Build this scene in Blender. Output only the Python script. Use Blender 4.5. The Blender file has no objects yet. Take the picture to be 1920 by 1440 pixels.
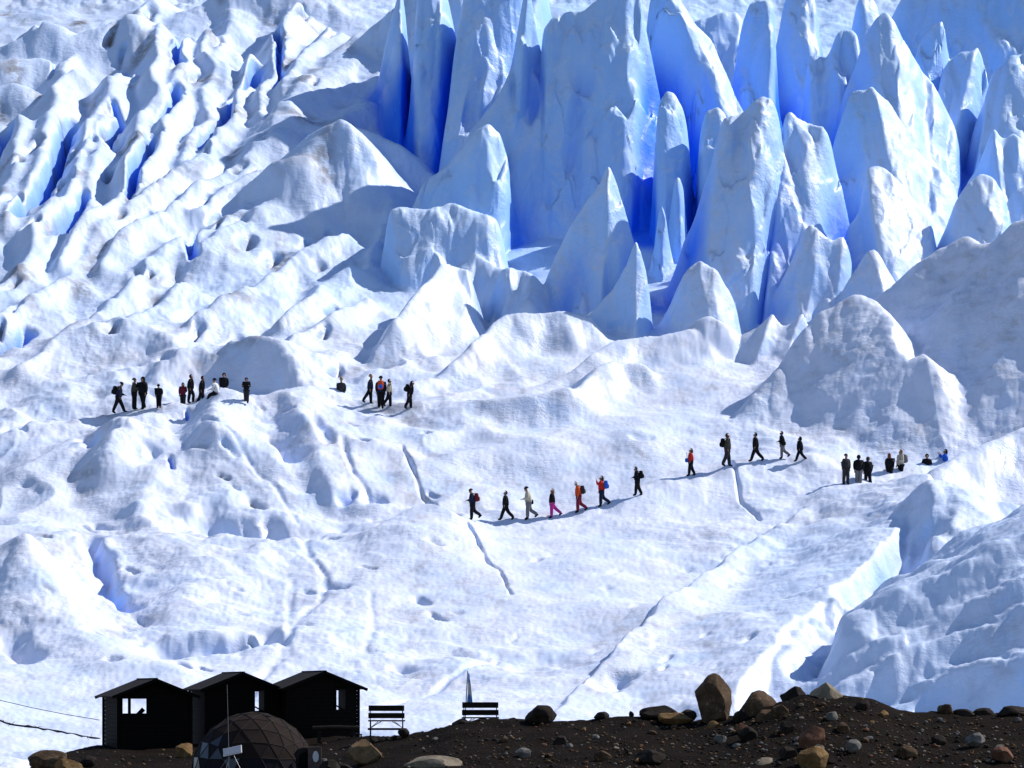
import bpy, bmesh, math, random
import numpy as np
from mathutils import Vector, Matrix

# ------------------------------------------------------------------ camera, sky, sun, exposure
F_PX, U0, VH, CAM_Z = 6000.0, 960.0, 1310.0, 1.75      # focal length (px of a 1920 wide frame), centre column, horizon row, eye height
SUN_AZ, SUN_EL = math.radians(66.0), math.radians(43.0)  # azimuth to the right of the view direction (+Y)
scene = bpy.context.scene
cam_data = bpy.data.cameras.new('camera')
cam_data.sensor_width = 36.0
cam_data.lens = 36.0 * F_PX / 1920.0
cam_data.shift_y = (VH - 720.0) / 1920.0
cam_data.clip_start = 1.0
cam_data.clip_end = 3000.0
cam = bpy.data.objects.new('camera', cam_data)
cam.location = (0, 0, CAM_Z)
cam.rotation_euler = (math.radians(90), 0, 0)
scene.collection.objects.link(cam)
scene.camera = cam

world = bpy.data.worlds.new('World')
scene.world = world
world.use_nodes = True
wn = world.node_tree
wn.nodes.clear()
sky = wn.nodes.new('ShaderNodeTexSky')
sky.sky_type = 'NISHITA'
sky.sun_disc = False
sky.sun_elevation = SUN_EL
sky.sun_rotation = SUN_AZ
sky.altitude = 200.0
sky.air_density = 1.0
sky.dust_density = 0.1
sky.ozone_density = 2.5
bg = wn.nodes.new('ShaderNodeBackground')
bg.inputs['Strength'].default_value = 0.095
wo = wn.nodes.new('ShaderNodeOutputWorld')
wn.links.new(sky.outputs[0], bg.inputs[0])
wn.links.new(bg.outputs[0], wo.inputs[0])

sd = bpy.data.lights.new('sun', 'SUN')
sd.energy = 4.5
sd.angle = math.radians(0.53)
sd.color = (1.0, 0.94, 0.86)
sun = bpy.data.objects.new('sun', sd)
sun_dir = Vector((math.cos(SUN_EL) * math.sin(SUN_AZ), math.cos(SUN_EL) * math.cos(SUN_AZ), math.sin(SUN_EL)))
sun.rotation_euler = sun_dir.to_track_quat('Z', 'Y').to_euler()
sun.location = (120, 160, 160)
scene.collection.objects.link(sun)

vs = scene.view_settings
vs.view_transform = 'Standard'
vs.look = 'None'
vs.exposure = 0.45
vs.gamma = 1.0
vs.use_curve_mapping = False
scene.render.engine = 'CYCLES'
scene.cycles.max_bounces = 6
scene.cycles.diffuse_bounces = 3
scene.cycles.glossy_bounces = 2
scene.cycles.use_denoising = True
COL = scene.collection

# ------------------------------------------------------------------ places: a picture column/row and a distance make a world point
def P(u, v, d):
    return ((u - U0) / F_PX * d, d, CAM_Z + (VH - v) / F_PX * d)

# mean surface of the glacier: rows against distance
_V = np.array([1560, 1440, 1330, 1200, 1080, 975, 870, 770, 600, 400, 200, 0, -200, -420, -600], float)
_D = np.array([108, 122, 136, 152, 166, 178, 187, 196, 215, 240, 270, 305, 350, 415, 480], float)
_Z = CAM_Z + (VH - _V) / F_PX * _D
def D_of(v):
    return float(np.interp(-v, -_V, _D))
_dd = np.linspace(100, 480, 1521)
_zz = np.interp(_dd, _D, _Z)
_ker = np.hanning(41); _ker /= _ker.sum()
_zz = np.convolve(np.pad(_zz, 20, mode='edge'), _ker, 'valid')
def base_z(y):
    return np.interp(y, _dd, _zz)

# ------------------------------------------------------------------ numpy gradient noise
_rng = np.random.RandomState(7)
_perm = np.concatenate([_rng.permutation(512)] * 3).astype(np.int32)
_ang = _rng.rand(512) * 2 * np.pi
_gx, _gy = np.cos(_ang).astype(np.float32), np.sin(_ang).astype(np.float32)
def pn(x, y, seed=0):
    x = np.asarray(x, np.float32) + np.float32(seed * 17.31 + 400)
    y = np.asarray(y, np.float32) + np.float32(seed * 9.77 + 400)
    xi = np.floor(x).astype(np.int32); yi = np.floor(y).astype(np.int32)
    xf = x - xi; yf = y - yi
    xi &= 511; yi &= 511
    w = xf * xf * xf * (xf * (xf * 6 - 15) + 10)
    q = yf * yf * yf * (yf * (yf * 6 - 15) + 10)
    def g(ix, iy, fx, fy):
        k = _perm[(_perm[ix & 511] + iy) & 511]
        return _gx[k] * fx + _gy[k] * fy
    a = g(xi, yi, xf, yf); b = g(xi + 1, yi, xf - 1, yf)
    c = g(xi, yi + 1, xf, yf - 1); d = g(xi + 1, yi + 1, xf - 1, yf - 1)
    return (a + (b - a) * w) * (1 - q) + (c + (d - c) * w) * q * 1.0
def fbm(x, y, lam, octs, seed=0, gain=0.5):
    s = 0; a = 1.0; f = 1.0 / lam
    for i in range(octs):
        s = s + a * pn(x * f, y * f, seed + i * 3); a *= gain; f *= 2.03
    return s

def smax(a, b, k):
    h = np.maximum(k - np.abs(a - b), 0) / k
    return np.maximum(a, b) + h * h * k * 0.25

# ------------------------------------------------------------------ glacier features (crest lines, troughs, mounds) placed in the world
FEATS = []
PIN = []          # names of crests that become their own ice pinnacle
def crest(pts, fv, front=3.0, back=3.0, r0=0.25, k=0.6, bow=0.0, pin=None, reach=None, dd=0.0, blue=0.0, conc=0.0, calm=False):
    """pts: (u, v) of the ridge line from left to right (or peak to viewer); fv: picture row of its foot, one value or one per point"""
    n = len(pts)
    if not hasattr(fv, '__len__'):
        fv = [fv] * n
    us = [p[0] for p in pts]
    uc, uw = (max(us) + min(us)) / 2, max((max(us) - min(us)) / 2, 1e-3)
    P3 = []
    for (u, v), f in zip(pts, fv):
        d = D_of(max(f, v))
        d += bow * ((u - uc) / uw) ** 2 + dd
        if f > v and conc == 0.0:
            hpx = (f - v) * d / F_PX
            d += min(hpx / max(front, 0.5), 15.0) * 0.75
        P3.append(P(u, v, d))
    P3 = np.array(P3)
    FEATS.append(dict(t='crest', P=P3, sl=back, sr=front, r0=r0, k=k, pin=pin, reach=reach, blue=blue, calm=calm))
def arete(p3, right=1.6, left=3.0, r0=0.3, k=0.6, pin=None, blue=0.0):
    """p3: (u, v, d) from the peak towards the viewer; right = sunny flank, left = shaded flank"""
    FEATS.append(dict(t='crest', P=np.array([P(*p) for p in p3]), sl=right, sr=left, r0=r0, k=k, pin=pin, reach=None, blue=blue))
def trough(pts, depth, width, lift=0.0, blue=0.0, sharp=1.0, dirt=0.0):
    """pts: (u, v[, w-scale]) on the surface; carved into whatever is there"""
    q = []
    for p in pts:
        f = p[1] + lift
        d = D_of(f)
        q.append(P(p[0], p[1], d) + ((p[2] if len(p) > 2 else 1.0),))
    FEATS.append(dict(t='trough', P=np.array(q), depth=depth, w=width, blue=blue, sharp=sharp, dirt=dirt))
def mound(u, v, ru, rd, h, lift=0.0, rot=0.0, p=2.0):
    d = D_of(v + lift)
    x, y, z = P(u, v, d)
    FEATS.append(dict(t='mound', c=(x, y), rx=ru * d / F_PX, ry=rd, h=h, rot=rot, p=p))

def _poly_near(x, y, Q, extra=None):
    best = np.full(x.shape, 1e9, np.float32); zc = np.zeros_like(best); sn = np.zeros_like(best)
    ex = np.zeros_like(best) if extra is not None else None
    for i in range(len(Q) - 1):
        ax, ay, az = Q[i][:3]; bx, by, bz = Q[i + 1][:3]
        vx, vy = bx - ax, by - ay
        L2 = vx * vx + vy * vy + 1e-9
        t = np.clip(((x - ax) * vx + (y - ay) * vy) / L2, 0, 1)
        ox = x - ax - t * vx; oy = y - ay - t * vy
        r = np.sqrt(ox * ox + oy * oy)
        z = az + (bz - az) * t
        cr = (vx * oy - vy * ox) / (np.sqrt(L2) * (r + 1e-4))     # +1 on the left of the travel direction
        m = r < best
        if extra is not None:
            e = extra[i] + (extra[i + 1] - extra[i]) * t
            ex = np.where(m, e, ex)
        best = np.where(m, r, best); zc = np.where(m, z, zc); sn = np.where(m, cr, sn)
    return best, zc, sn, ex

def _poly_cone(x, y, f):
    """height of the ridge roof: the max over its segments"""
    Q = f['P']
    out = np.full(x.shape, -1e6, np.float32)
    for i in range(len(Q) - 1):
        ax, ay, az = Q[i]; bx, by, bz = Q[i + 1]
        vx, vy = bx - ax, by - ay
        L2 = vx * vx + vy * vy + 1e-9
        t0 = ((x - ax) * vx + (y - ay) * vy) / L2
        # where the line falls steeply, the nearest point in plan is not the highest one: shift uphill a little
        t = np.clip(t0, 0, 1)
        ox = x - ax - t * vx; oy = y - ay - t * vy
        r = np.sqrt(ox * ox + oy * oy)
        sn = (vx * oy - vy * ox) / (np.sqrt(L2) * (r + 1e-4))
        s = f['sr'] + (f['sl'] - f['sr']) * (sn * 0.5 + 0.5)
        r0 = f['r0']
        az_, bz_ = az - base_z(ay), bz - base_z(by)
        out = np.maximum(out, az_ + (bz_ - az_) * t - s * (np.sqrt(r * r + r0 * r0) - r0))
    return out + base_z(y).astype(np.float32)

def prism(pts, fv, front=2.5, back=2.5, r0=0.4, k=0.4, pin=None, dd=0.0, rib=None, narrow=0.02, blue=0.0, lean=None):
    """a pinnacle: its outline against what is behind (u, v from left to right), pushed towards the viewer while it falls"""
    pk = min(pts, key=lambda p: p[1])
    hpx = (max(fv, pk[1]) - pk[1])
    yc = D_of(max(fv, pk[1]))
    yc += min(hpx * yc / F_PX / max(front + 0.42, 0.6), 14.0) * 0.85 + dd
    xs = np.array([(p[0] - U0) / F_PX * yc for p in pts]); zs = np.array([CAM_Z + (VH - p[1]) / F_PX * yc for p in pts])
    xa, xb = xs.min(), xs.max()
    xg = np.arange(xa - 4.0, xb + 4.0, 0.04)
    zg = np.full(xg.shape, -1e3)
    for i in range(len(xs) - 1):
        (x0, z0), (x1, z1) = sorted([(xs[i], zs[i]), (xs[i + 1], zs[i + 1])])
        m_ = (xg >= x0 - 0.021) & (xg <= x1 + 0.021)
        zg[m_] = np.maximum(zg[m_], np.interp(xg[m_], [x0, x1 + 1e-6], [z0, z1]))
    ok = zg > -900
    i0, i1 = np.nonzero(ok)[0][[0, -1]]
    zg = np.where(ok, zg, np.interp(xg, xg[ok], zg[ok]))
    zg[:i0] = zg[i0] - (xg[i0] - xg[:i0]) * 5.0; zg[i1 + 1:] = zg[i1] - (xg[i1 + 1:] - xg[i1]) * 5.0
    n = max(int(r0 / 0.04), 1) * 2 + 1
    ker = np.hanning(n + 2)[1:-1]; ker /= ker.sum()
    zg = np.convolve(np.pad(zg, n // 2, mode='edge'), ker, 'valid')
    xp, zp = (pk[0] - U0) / F_PX * yc, CAM_Z + (VH - pk[1]) / F_PX * yc
    q = 0.0
    if rib:
        ue, ve = rib[-1]
        f = 3.0
        for _ in range(6):
            ze = CAM_Z + (VH - ve) / F_PX * (yc - f)
            f = max((zp - ze) / (front + 0.42), 0.5)
        q = ((ue - U0) / F_PX * (yc - f) - xp) / f
        q = max(min(q, 0.9), -0.9)
    if lean is not None:
        q = lean
    FEATS.append(dict(t='prism', P=np.array([(xa - 2, yc, 0), (xb + 2, yc, 0)]), xg=xg, zg=zg - base_z(yc), yc=yc, xp=xp, q=q, m=front, mb=back, nar=narrow, k=k, pin=pin, r0=r0, blue=blue))

def _prism_eval(x, y, f):
    fw = f['yc'] - y
    ff = np.maximum(fw, 0); fb = np.maximum(-fw, 0)
    xx = (x - f['xp'] - f['q'] * ff) * (1 + f['nar'] * ff) + f['xp']
    T = np.interp(xx, f['xg'], f['zg'])
    rr = f['r0'] * 1.5
    return T - f['m'] * ff * ff / (ff + rr) - f['mb'] * fb * fb / (fb + rr) + base_z(y)
# ------------------------------------------------------------------ the traced ice: pinnacles, walls, ribs, mounds, crevasses
def serac(name, outline, fv, rib=None, front=3.0, back=2.5, r0=0.25, k=0.4, bow=0.0, right=0, left=0, blue=0.0, dd=0.0, ribd=1.0, lean=None):
    prism(outline, fv, front=front, back=back, r0=r0, k=k, pin=name, dd=dd, rib=rib, blue=blue, lean=lean)

# --- far rows of pinnacles (upper right)
serac('a', [(1295, 40), (1340, 36), (1385, 22), (1400, 60)], 230, front=1.2, back=1.0, r0=0.8)
serac('b', [(1366, 215), (1375, 147), (1384, 93), (1394, 43), (1408, 4), (1428, -6), (1450, 0), (1457, 20), (1447, 55), (1449, 90), (1461, 133), (1464, 195)], 330,
      rib=[(1412, 2), (1420, 60), (1432, 120), (1447, 190), (1455, 240)], right=1.6, left=3, front=2.4, r0=0.25, lean=-0.15)
serac('c', [(1468, 100), (1470, 50), (1468, 5), (1480, -25), (1510, -35), (1530, -10), (1536, 40), (1540, 75), (1530, 110)], 290,
      rib=[(1490, -25), (1478, 60), (1510, 85), (1520, 130)], right=2.0, left=4, front=1.6, r0=0.38)
serac('d', [(1512, 250), (1510, 180), (1512, 104), (1530, 100), (1550, 108), (1558, 90), (1566, 62), (1580, 52), (1600, 58), (1612, 75), (1614, 130), (1600, 220)], 350, front=2.2, r0=0.38)
serac('e', [(1596, 60), (1604, 10), (1615, -10), (1640, 0), (1650, 25), (1655, 60)], 260, front=1.6, r0=0.38)
serac('f', [(1660, 60), (1690, 5), (1700, -15), (1740, -30), (1800, -60), (1880, -70), (1960, -60), (2040, -80)], 240, front=2.2, back=1.0, r0=1.0, rib=None)
serac('g', [(1580, 178), (1592, 150), (1600, 127), (1609, 97), (1620, 63), (1643, 33), (1658, 21), (1673, 40), (1697, 80), (1713, 113), (1743, 150), (1763, 187), (1788, 233), (1797, 270), (1800, 333), (1796, 372)], 400,
      rib=[(1658, 22), (1625, 80), (1650, 130), (1672, 190), (1690, 260), (1705, 330), (1720, 400)], right=1.0, left=3, front=1.15, r0=0.38)
serac('h', [(1716, 130), (1722, 95), (1735, 66), (1757, 45), (1768, 38), (1770, 60), (1765, 110)], 300, front=4, rib=[(1757, 46), (1752, 90), (1745, 130)], right=2.2)
serac('i', [(1758, 200), (1759, 165), (1762, 137), (1780, 110), (1800, 103), (1818, 104), (1832, 93), (1847, 118), (1848, 147), (1838, 190), (1828, 220)], 330,
      rib=[(1785, 108), (1772, 150), (1782, 200), (1795, 250)], right=1.3, left=4, front=1.2, r0=0.38)
serac('j', [(1826, 240), (1838, 210), (1848, 185), (1859, 136), (1880, 122), (1895, 102), (1915, 95), (1945, 90), (1985, 110), (2010, 170), (2030, 240)], 360,
      rib=[(1862, 133), (1868, 170), (1885, 215), (1897, 245), (1905, 290)], right=1.2, left=3.5, front=1.1, r0=0.38)
serac('k', [(1812, 345), (1836, 312), (1850, 275), (1866, 237), (1874, 256), (1885, 262), (1900, 248), (1925, 270), (1960, 300), (1990, 330)], 420,
      rib=[(1866, 238), (1858, 285), (1870, 320), (1882, 350)], right=1.2, left=3, front=1.1, r0=0.38)
serac('l', [(1365, 212), (1356, 180), (1347, 140), (1333, 97), (1328, 73), (1300, 43), (1280, 10), (1262, -14), (1240, -28), (1222, -5), (1214, 40), (1212, 100), (1205, 160)][::-1], 400,
      rib=[(1240, -26), (1228, 30), (1255, 90), (1285, 150), (1310, 160), (1338, 185)], right=1.0, left=3.5, front=1.5, r0=0.38)

# --- the big shaded wall: fins with slots between them
serac('nb', [(630, 150), (665, 90), (700, 50), (740, 12), (800, -35), (900, -75), (1010, -85)], 215, front=1.1, back=0.6, r0=0.8)
serac('n3', [(692, 250), (706, 170), (720, 100), (736, 40), (748, -5), (758, -15), (764, 50), (766, 120), (760, 215)], 290, front=1.5, back=1.0, r0=0.5)
serac('n2', [(752, 290), (768, 200), (773, 100), (777, 10), (785, -45), (810, -65), (832, -50), (841, 0), (839, 70), (834, 140), (824, 220), (812, 290)], 335, front=2.0, back=1.0, r0=0.5)
serac('n1', [(815, 310), (838, 260), (852, 180), (858, 100), (862, 30), (872, -20), (900, -50), (950, -65), (985, -50), (998, 30), (990, 150)], 360, front=2.0, back=1.0, r0=0.4, rib=[(950, -65), (900, 250)])
serac('n0', [(845, 330), (868, 285), (892, 240), (915, 205), (938, 172), (957, 130), (968, 80), (976, 30), (986, -20), (996, -30), (1000, 20), (997, 90), (993, 160), (986, 230), (975, 300)], 435, front=2.6, back=1.6, r0=0.3, lean=-0.25)
serac('n4', [(784, 410), (793, 370), (801, 336), (820, 323), (842, 305), (868, 272), (890, 246), (915, 232), (940, 250), (955, 300), (962, 370)], 480, front=1.9, back=1.6, r0=0.3)
serac('m', [(970, 440), (976, 370), (984, 300), (993, 250), (1008, 210), (1015, 180), (1019, 133), (1014, 62), (1035, 32), (1060, 20), (1090, 20), (1117, 0), (1140, -24), (1180, -30), (1202, -5), (1211, 60), (1209, 130), (1200, 190), (1193, 260), (1191, 330), (1183, 410)], 445,
      rib=[(1117, 0), (1122, 300)], front=2.5, back=1.5, r0=0.35, lean=-0.12)
serac('m3', [(1216, 460), (1222, 360), (1226, 270), (1231, 200), (1245, 168), (1262, 172), (1280, 205), (1290, 260), (1293, 330), (1288, 400)], 485, front=2.6, back=2, r0=0.3)
serac('m4', [(1300, 430), (1305, 320), (1310, 245), (1322, 205), (1345, 198), (1362, 214), (1368, 280), (1362, 360)], 490, front=2.6, back=2, r0=0.3)
def wallrib(pts, out=1.3, right=2.2, left=2.4, r0=0.35, k=0.6):
    n = len(pts) - 1
    arete([(u, v, 240.8 - (v - 20) * 0.0135 - out * (i / n) ** 0.7) for i, (u, v) in enumerate(pts)], right=right, left=left, r0=r0, k=k)
wallrib([(978, 90), (955, 150), (930, 190), (887, 243), (840, 307), (802, 335), (793, 385)], 1.2, right=2.0, left=2.6)
wallrib([(1022, 150), (1008, 220), (985, 290), (965, 340), (945, 420), (935, 480)], 1.6)
wallrib([(1000, 280), (975, 340), (980, 400), (960, 470)], 2.0)
wallrib([(1075, 120), (1060, 200), (1045, 290), (1020, 380), (1000, 450), (985, 500)], 1.8)
wallrib([(1135, 130), (1120, 210), (1095, 290), (1075, 360), (1050, 430), (1030, 490)], 1.9)
wallrib([(1100, 200), (1082, 260), (1072, 330), (1062, 380)], 1.6)
wallrib([(1190, 150), (1175, 230), (1160, 290), (1130, 340), (1105, 390)], 1.8)
serac('p', [(1225, 460), (1230, 410), (1238, 382), (1245, 410), (1252, 460)], 520, front=4, back=4, r0=0.15, bow=0.2)
serac('p2', [(1252, 470), (1262, 380), (1268, 335), (1278, 325), (1288, 360), (1292, 440)], 500, front=4, back=4, r0=0.2, bow=0.2)
serac('q', [(995, 590), (1012, 560), (1040, 485), (1072, 427), (1100, 383), (1127, 343), (1143, 308), (1152, 325), (1162, 350), (1176, 400), (1188, 440), (1196, 480), (1200, 540)], 600,
      right=3.0, left=2.4, front=2.2, r0=0.2, lean=-0.2)
serac('r', [(1030, 655), (1063, 623), (1107, 583), (1147, 543), (1173, 500), (1183, 470), (1190, 453), (1199, 475), (1208, 510), (1216, 560), (1220, 610)], 640,
      right=3.4, left=1.8, front=2.4, r0=0.15)

# --- front rows of pinnacles
serac('s', [(1215, 640), (1240, 570), (1280, 450), (1300, 415), (1320, 350), (1336, 300), (1346, 247), (1357, 222), (1376, 218), (1393, 211), (1415, 190), (1432, 178), (1446, 188), (1456, 208), (1464, 235), (1466, 285), (1464, 335), (1445, 380), (1430, 430), (1408, 530)], 600,
      right=1.4, left=2.2, front=2.0, r0=0.4, lean=-0.32)
serac('t', [(1430, 560), (1442, 480), (1455, 385), (1464, 300), (1468, 240), (1480, 212), (1500, 222), (1515, 226), (1546, 243), (1560, 270), (1558, 305), (1550, 335), (1540, 400), (1530, 470)], 600,
      right=1.3, left=2.5, front=1.5, r0=0.4, dd=1.0, lean=-0.28)
serac('u', [(1548, 450), (1540, 400), (1546, 355), (1554, 318), (1564, 267), (1580, 213), (1590, 182), (1606, 168), (1622, 174), (1634, 166), (1645, 178), (1670, 197), (1700, 250), (1722, 285), (1745, 310), (1790, 352), (1800, 420), (1798, 450)], 560,
      rib=[(1606, 169), (1612, 215), (1632, 245), (1668, 262), (1684, 310), (1680, 345)], right=0.95, left=3, front=1.1, r0=0.38, ribd=0.5, dd=1.5)
serac('v', [(1575, 520), (1590, 432), (1608, 410), (1622, 382), (1634, 368), (1629, 345), (1622, 320), (1640, 313), (1662, 320), (1697, 353), (1722, 383), (1747, 412), (1745, 445), (1730, 485), (1708, 560)], 610,
      rib=[(1628, 316), (1640, 350), (1632, 372), (1640, 420), (1650, 480), (1660, 560)], right=1.0, left=2.6, front=1.1, r0=0.38)
serac('w', [(1718, 580), (1735, 520), (1760, 460), (1780, 415), (1790, 383), (1813, 347), (1838, 327), (1862, 333), (1887, 363), (1884, 400), (1878, 430), (1868, 460)], 600,
      rib=[(1838, 328), (1815, 370), (1802, 410), (1790, 450), (1775, 500), (1765, 540)], right=1.0, left=3.2, front=1.2, r0=0.38, lean=-0.2)
serac('x', [(1868, 470), (1876, 430), (1884, 395), (1898, 365), (1915, 352), (1940, 345), (1975, 360), (2000, 420)], 570,
      rib=[(1905, 357), (1896, 400), (1905, 450)], right=1.3, left=3, front=1.3, r0=0.38)
serac('y', [(1440, 580), (1462, 540), (1482, 495), (1494, 466), (1510, 430), (1522, 420), (1534, 430), (1546, 446), (1560, 454), (1580, 448), (1592, 480), (1590, 540)], 630,
      rib=[(1522, 421), (1530, 470), (1528, 530), (1530, 600)], right=1.5, left=2.4, front=1.6, r0=0.25, lean=-0.25)
serac('z', [(1560, 580), (1582, 545), (1604, 512), (1622, 480), (1640, 467), (1650, 480), (1660, 502), (1680, 537), (1697, 572), (1712, 600)], 650,
      rib=[(1630, 475), (1640, 520), (1655, 560), (1660, 600)], right=1.2, left=2.4, front=1.2, r0=0.38)
serac('aa', [(1212, 640), (1238, 600), (1274, 525), (1293, 500), (1312, 485), (1330, 502), (1347, 517), (1358, 540), (1371, 555), (1382, 590), (1392, 625)], 650,
      rib=[(1312, 486), (1300, 530), (1325, 560), (1335, 600), (1330, 640)], right=1.1, left=2, front=1.2, r0=0.38)
serac('ab', [(1240, 640), (1280, 617), (1303, 600), (1323, 588), (1345, 600), (1368, 612), (1390, 625)], 680, rib=[(1323, 589), (1325, 630), (1315, 670)], front=1.4, right=1.2, left=1.5, r0=0.4)
serac('ac', [(1350, 655), (1393, 627), (1427, 610), (1453, 585), (1460, 600), (1472, 612), (1484, 606), (1507, 585), (1514, 604), (1522, 622)], 680, front=1.3, back=2.2, r0=0.2,
      rib=[(1460, 598), (1440, 640), (1425, 690), (1410, 720)], right=1.6, left=1.2)

# --- the rough shaded slope at the right and its bowl rim
crest([(1370, 815), (1420, 740), (1460, 690), (1490, 655), (1515, 622), (1547, 590), (1580, 570), (1613, 553), (1633, 563), (1650, 577), (1667, 598), (1672, 635), (1684, 663), (1707, 681), (1735, 668)], [810, 814, 818, 822, 827, 831, 835, 840, 844, 848, 852, 857, 861, 865, 870], front=0.8, back=1.8, r0=0.5, k=0.8, calm=True)
crest([(1720, 690), (1755, 640), (1775, 580), (1790, 520), (1800, 465), (1810, 441), (1830, 461), (1860, 463), (1890, 450), (1912, 425), (1950, 415), (2050, 400)], [785, 788, 792, 796, 800, 804, 814, 825, 836, 845, 852, 862], front=0.8, back=1.8, r0=0.5, k=0.8, calm=True)
arete([(1470, 600, 213), (1462, 660, 207), (1450, 730, 202), (1440, 800, 197)], right=0.9, left=0.9, r0=0.5, k=1.0)
arete([(1660, 765, 196), (1650, 800, 194), (1668, 850, 191)], right=0.9, left=0.6, r0=0.4, k=0.8)
# --- middle: block, ripple ridges
serac('ba', [(722, 470), (728, 400), (750, 390), (773, 390), (800, 398), (815, 392), (837, 383), (855, 388), (873, 397), (905, 405), (932, 413), (939, 432), (938, 500)], 545, front=1.4, back=0.5, r0=0.5, rib=[(837,383),(850,545)], bow=0.2)
serac('bb', [(920, 560), (934, 507), (955, 499), (975, 507), (1002, 513), (1012, 545)], 585, front=0.9, back=1.0, r0=0.4)
crest([(640, 250), (662, 240), (700, 250), (740, 270), (770, 290), (800, 318)], 375, front=1.0, back=1.0, r0=0.5, k=0.8)
crest([(560, 345), (600, 318), (640, 330), (680, 350), (720, 372)], 410, front=1.0, back=0.9, r0=0.3, k=0.6)
arete([(690, 255, 247), (672, 300, 243), (668, 340, 239)], right=0.8, left=1.2, r0=0.3, k=0.6)
crest([(540, 300), (580, 290), (625, 235), (640, 228)], [430, 430, 420, 420], front=1.3, back=0.9, r0=0.6, k=1.0)
arete([(640, 230, 252), (625, 300, 246), (618, 370, 240), (600, 430, 235)], right=0.7, left=1.3, r0=0.5, k=1.0)
arete([(700, 330, 244), (735, 380, 238), (720, 430, 232), (700, 480, 227), (680, 530, 222)], right=0.8, left=1.4, r0=0.4, k=0.8)
crest([(700, 660), (737, 607), (767, 567), (800, 527), (826, 500), (840, 496), (873, 505), (890, 520), (905, 545)], [690, 680, 660, 640, 620, 610, 605, 605, 610], front=1.1, back=1.6, r0=0.2, k=0.6)
crest([(822, 715), (840, 687), (863, 667), (900, 633), (930, 602), (950, 590), (975, 588), (1007, 587), (1057, 583), (1085, 588), (1103, 592)], [730, 725, 715, 700, 685, 675, 670, 665, 660, 655, 655], front=0.95, back=1.5, r0=0.2, k=0.6)
trough([(905, 545), (918, 570), (928, 588)], 2.5, 0.7, lift=30, dirt=0.6)
arete([(1000, 590, 219), (1020, 640, 213), (1015, 690, 207), (1000, 735, 201)], right=0.7, left=0.7, r0=0.4, k=0.8)
crest([(985, 740), (1030, 713), (1073, 697), (1107, 670), (1140, 647), (1160, 637), (1190, 633), (1240, 627), (1290, 616)], [750, 740, 730, 725, 720, 715, 712, 708, 700], front=0.75, back=1.8, r0=0.2, k=0.6)
crest([(1052, 775), (1072, 760), (1092, 732), (1120, 692), (1150, 680), (1200, 684)], [800, 795, 780, 760, 745, 740], front=0.7, back=1.0, r0=0.25, k=0.6)
crest([(868, 782), (900, 768), (950, 760), (1000, 754), (1040, 748), (1060, 742)], [818, 815, 815, 812, 805, 800], front=0.9, back=0.3, r0=0.25, k=0.5)
crest([(860, 500), (895, 480), (930, 500), (960, 505), (1000, 515), (990, 560)], [560, 555, 560, 570, 590, 610], front=1.2, back=1.6, r0=0.3, k=0.6)

# --- left field of streaming ridges
def streak(pts, h, right=0.9, left=1.4, r0=0.32, k=1.0):
    q = []
    for (u, v) in pts:
        d = D_of(v + h)
        q.append((u, v, d))
    arete(q, right=right, left=left, r0=r0, k=k)
crest([(-60, 100), (0, 88), (40, 70), (75, 42), (110, 48), (140, 62), (180, 50), (230, 30)], 150, front=0.9, back=0.6, r0=0.4, k=0.8)
crest([(-40, 130), (20, 118), (70, 112), (110, 122)], 170, front=0.9, back=0.6, r0=0.4, k=0.8)
crest([(-40, 175), (20, 160), (60, 168), (90, 190)], 215, front=0.9, back=0.6, r0=0.4, k=0.8)
crest([(380, 10), (440, -20), (520, -30), (600, -10), (640, 20)], 60, front=0.9, back=0.6, r0=0.5, k=0.8)
streak([(312, -6), (232, 48), (165, 92), (112, 128)], 40, right=1.2, left=1.0)
streak([(140, 130), (100, 165), (92, 210), (72, 260), (45, 330), (26, 402)], 60, right=1.0, left=1.3)
streak([(40, 220), (25, 290), (0, 370), (-30, 430)], 55)
streak([(210, 150), (180, 200), (160, 250), (120, 330), (90, 380), (70, 440), (20, 500)], 55)
streak([(292, 50), (290, 110), (292, 165), (275, 220), (255, 270), (235, 330), (215, 370)], 65, right=0.9, left=1.5)
streak([(225, 130), (200, 200), (190, 260), (160, 320), (140, 370)], 45)
streak([(345, 60), (335, 110), (333, 150), (318, 210), (320, 225), (290, 290), (245, 350), (150, 430), (100, 480)], 65, right=1.1, left=1.6)
streak([(390, 60), (395, 130), (370, 180), (385, 230), (360, 270), (340, 300)], 50)
streak([(470, 110), (450, 150), (430, 190), (425, 240), (395, 275), (330, 320), (270, 360), (220, 400)], 60, right=1.0, left=1.8)
streak([(560, 10), (535, 40), (522, 90), (520, 130), (500, 160), (480, 215)], 60, right=1.0, left=1.6)
streak([(605, 55), (570, 110), (540, 165), (525, 200), (500, 235)], 75, right=0.55, left=1.3)
streak([(740, 30), (690, 60), (640, 100), (590, 150), (540, 200), (500, 240)], 85, right=0.5, left=1.0, r0=0.8)
streak([(720, 90), (705, 140), (715, 185), (640, 230)], 70, right=1.6, left=0.6, r0=0.6)
streak([(440, 20), (425, 60), (420, 110), (410, 160)], 40)
streak([(590, 236), (560, 240), (520, 262), (470, 290), (400, 335), (330, 390), (250, 440), (190, 490)], 50, right=0.8, left=1.4)
streak([(575, 260), (545, 300), (500, 320), (440, 350), (380, 390)], 45)
streak([(600, 350), (560, 350), (500, 375), (440, 420), (380, 460)], 50, right=0.6, left=1.3)
streak([(470, 380), (440, 400), (395, 430), (300, 482), (233, 547), (187, 592), (120, 627), (40, 680)], 42, right=0.9, left=1.2)
streak([(220, 420), (170, 470), (120, 510), (60, 560), (0, 600)], 45)
streak([(120, 440), (60, 490), (0, 540)], 40)
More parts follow.
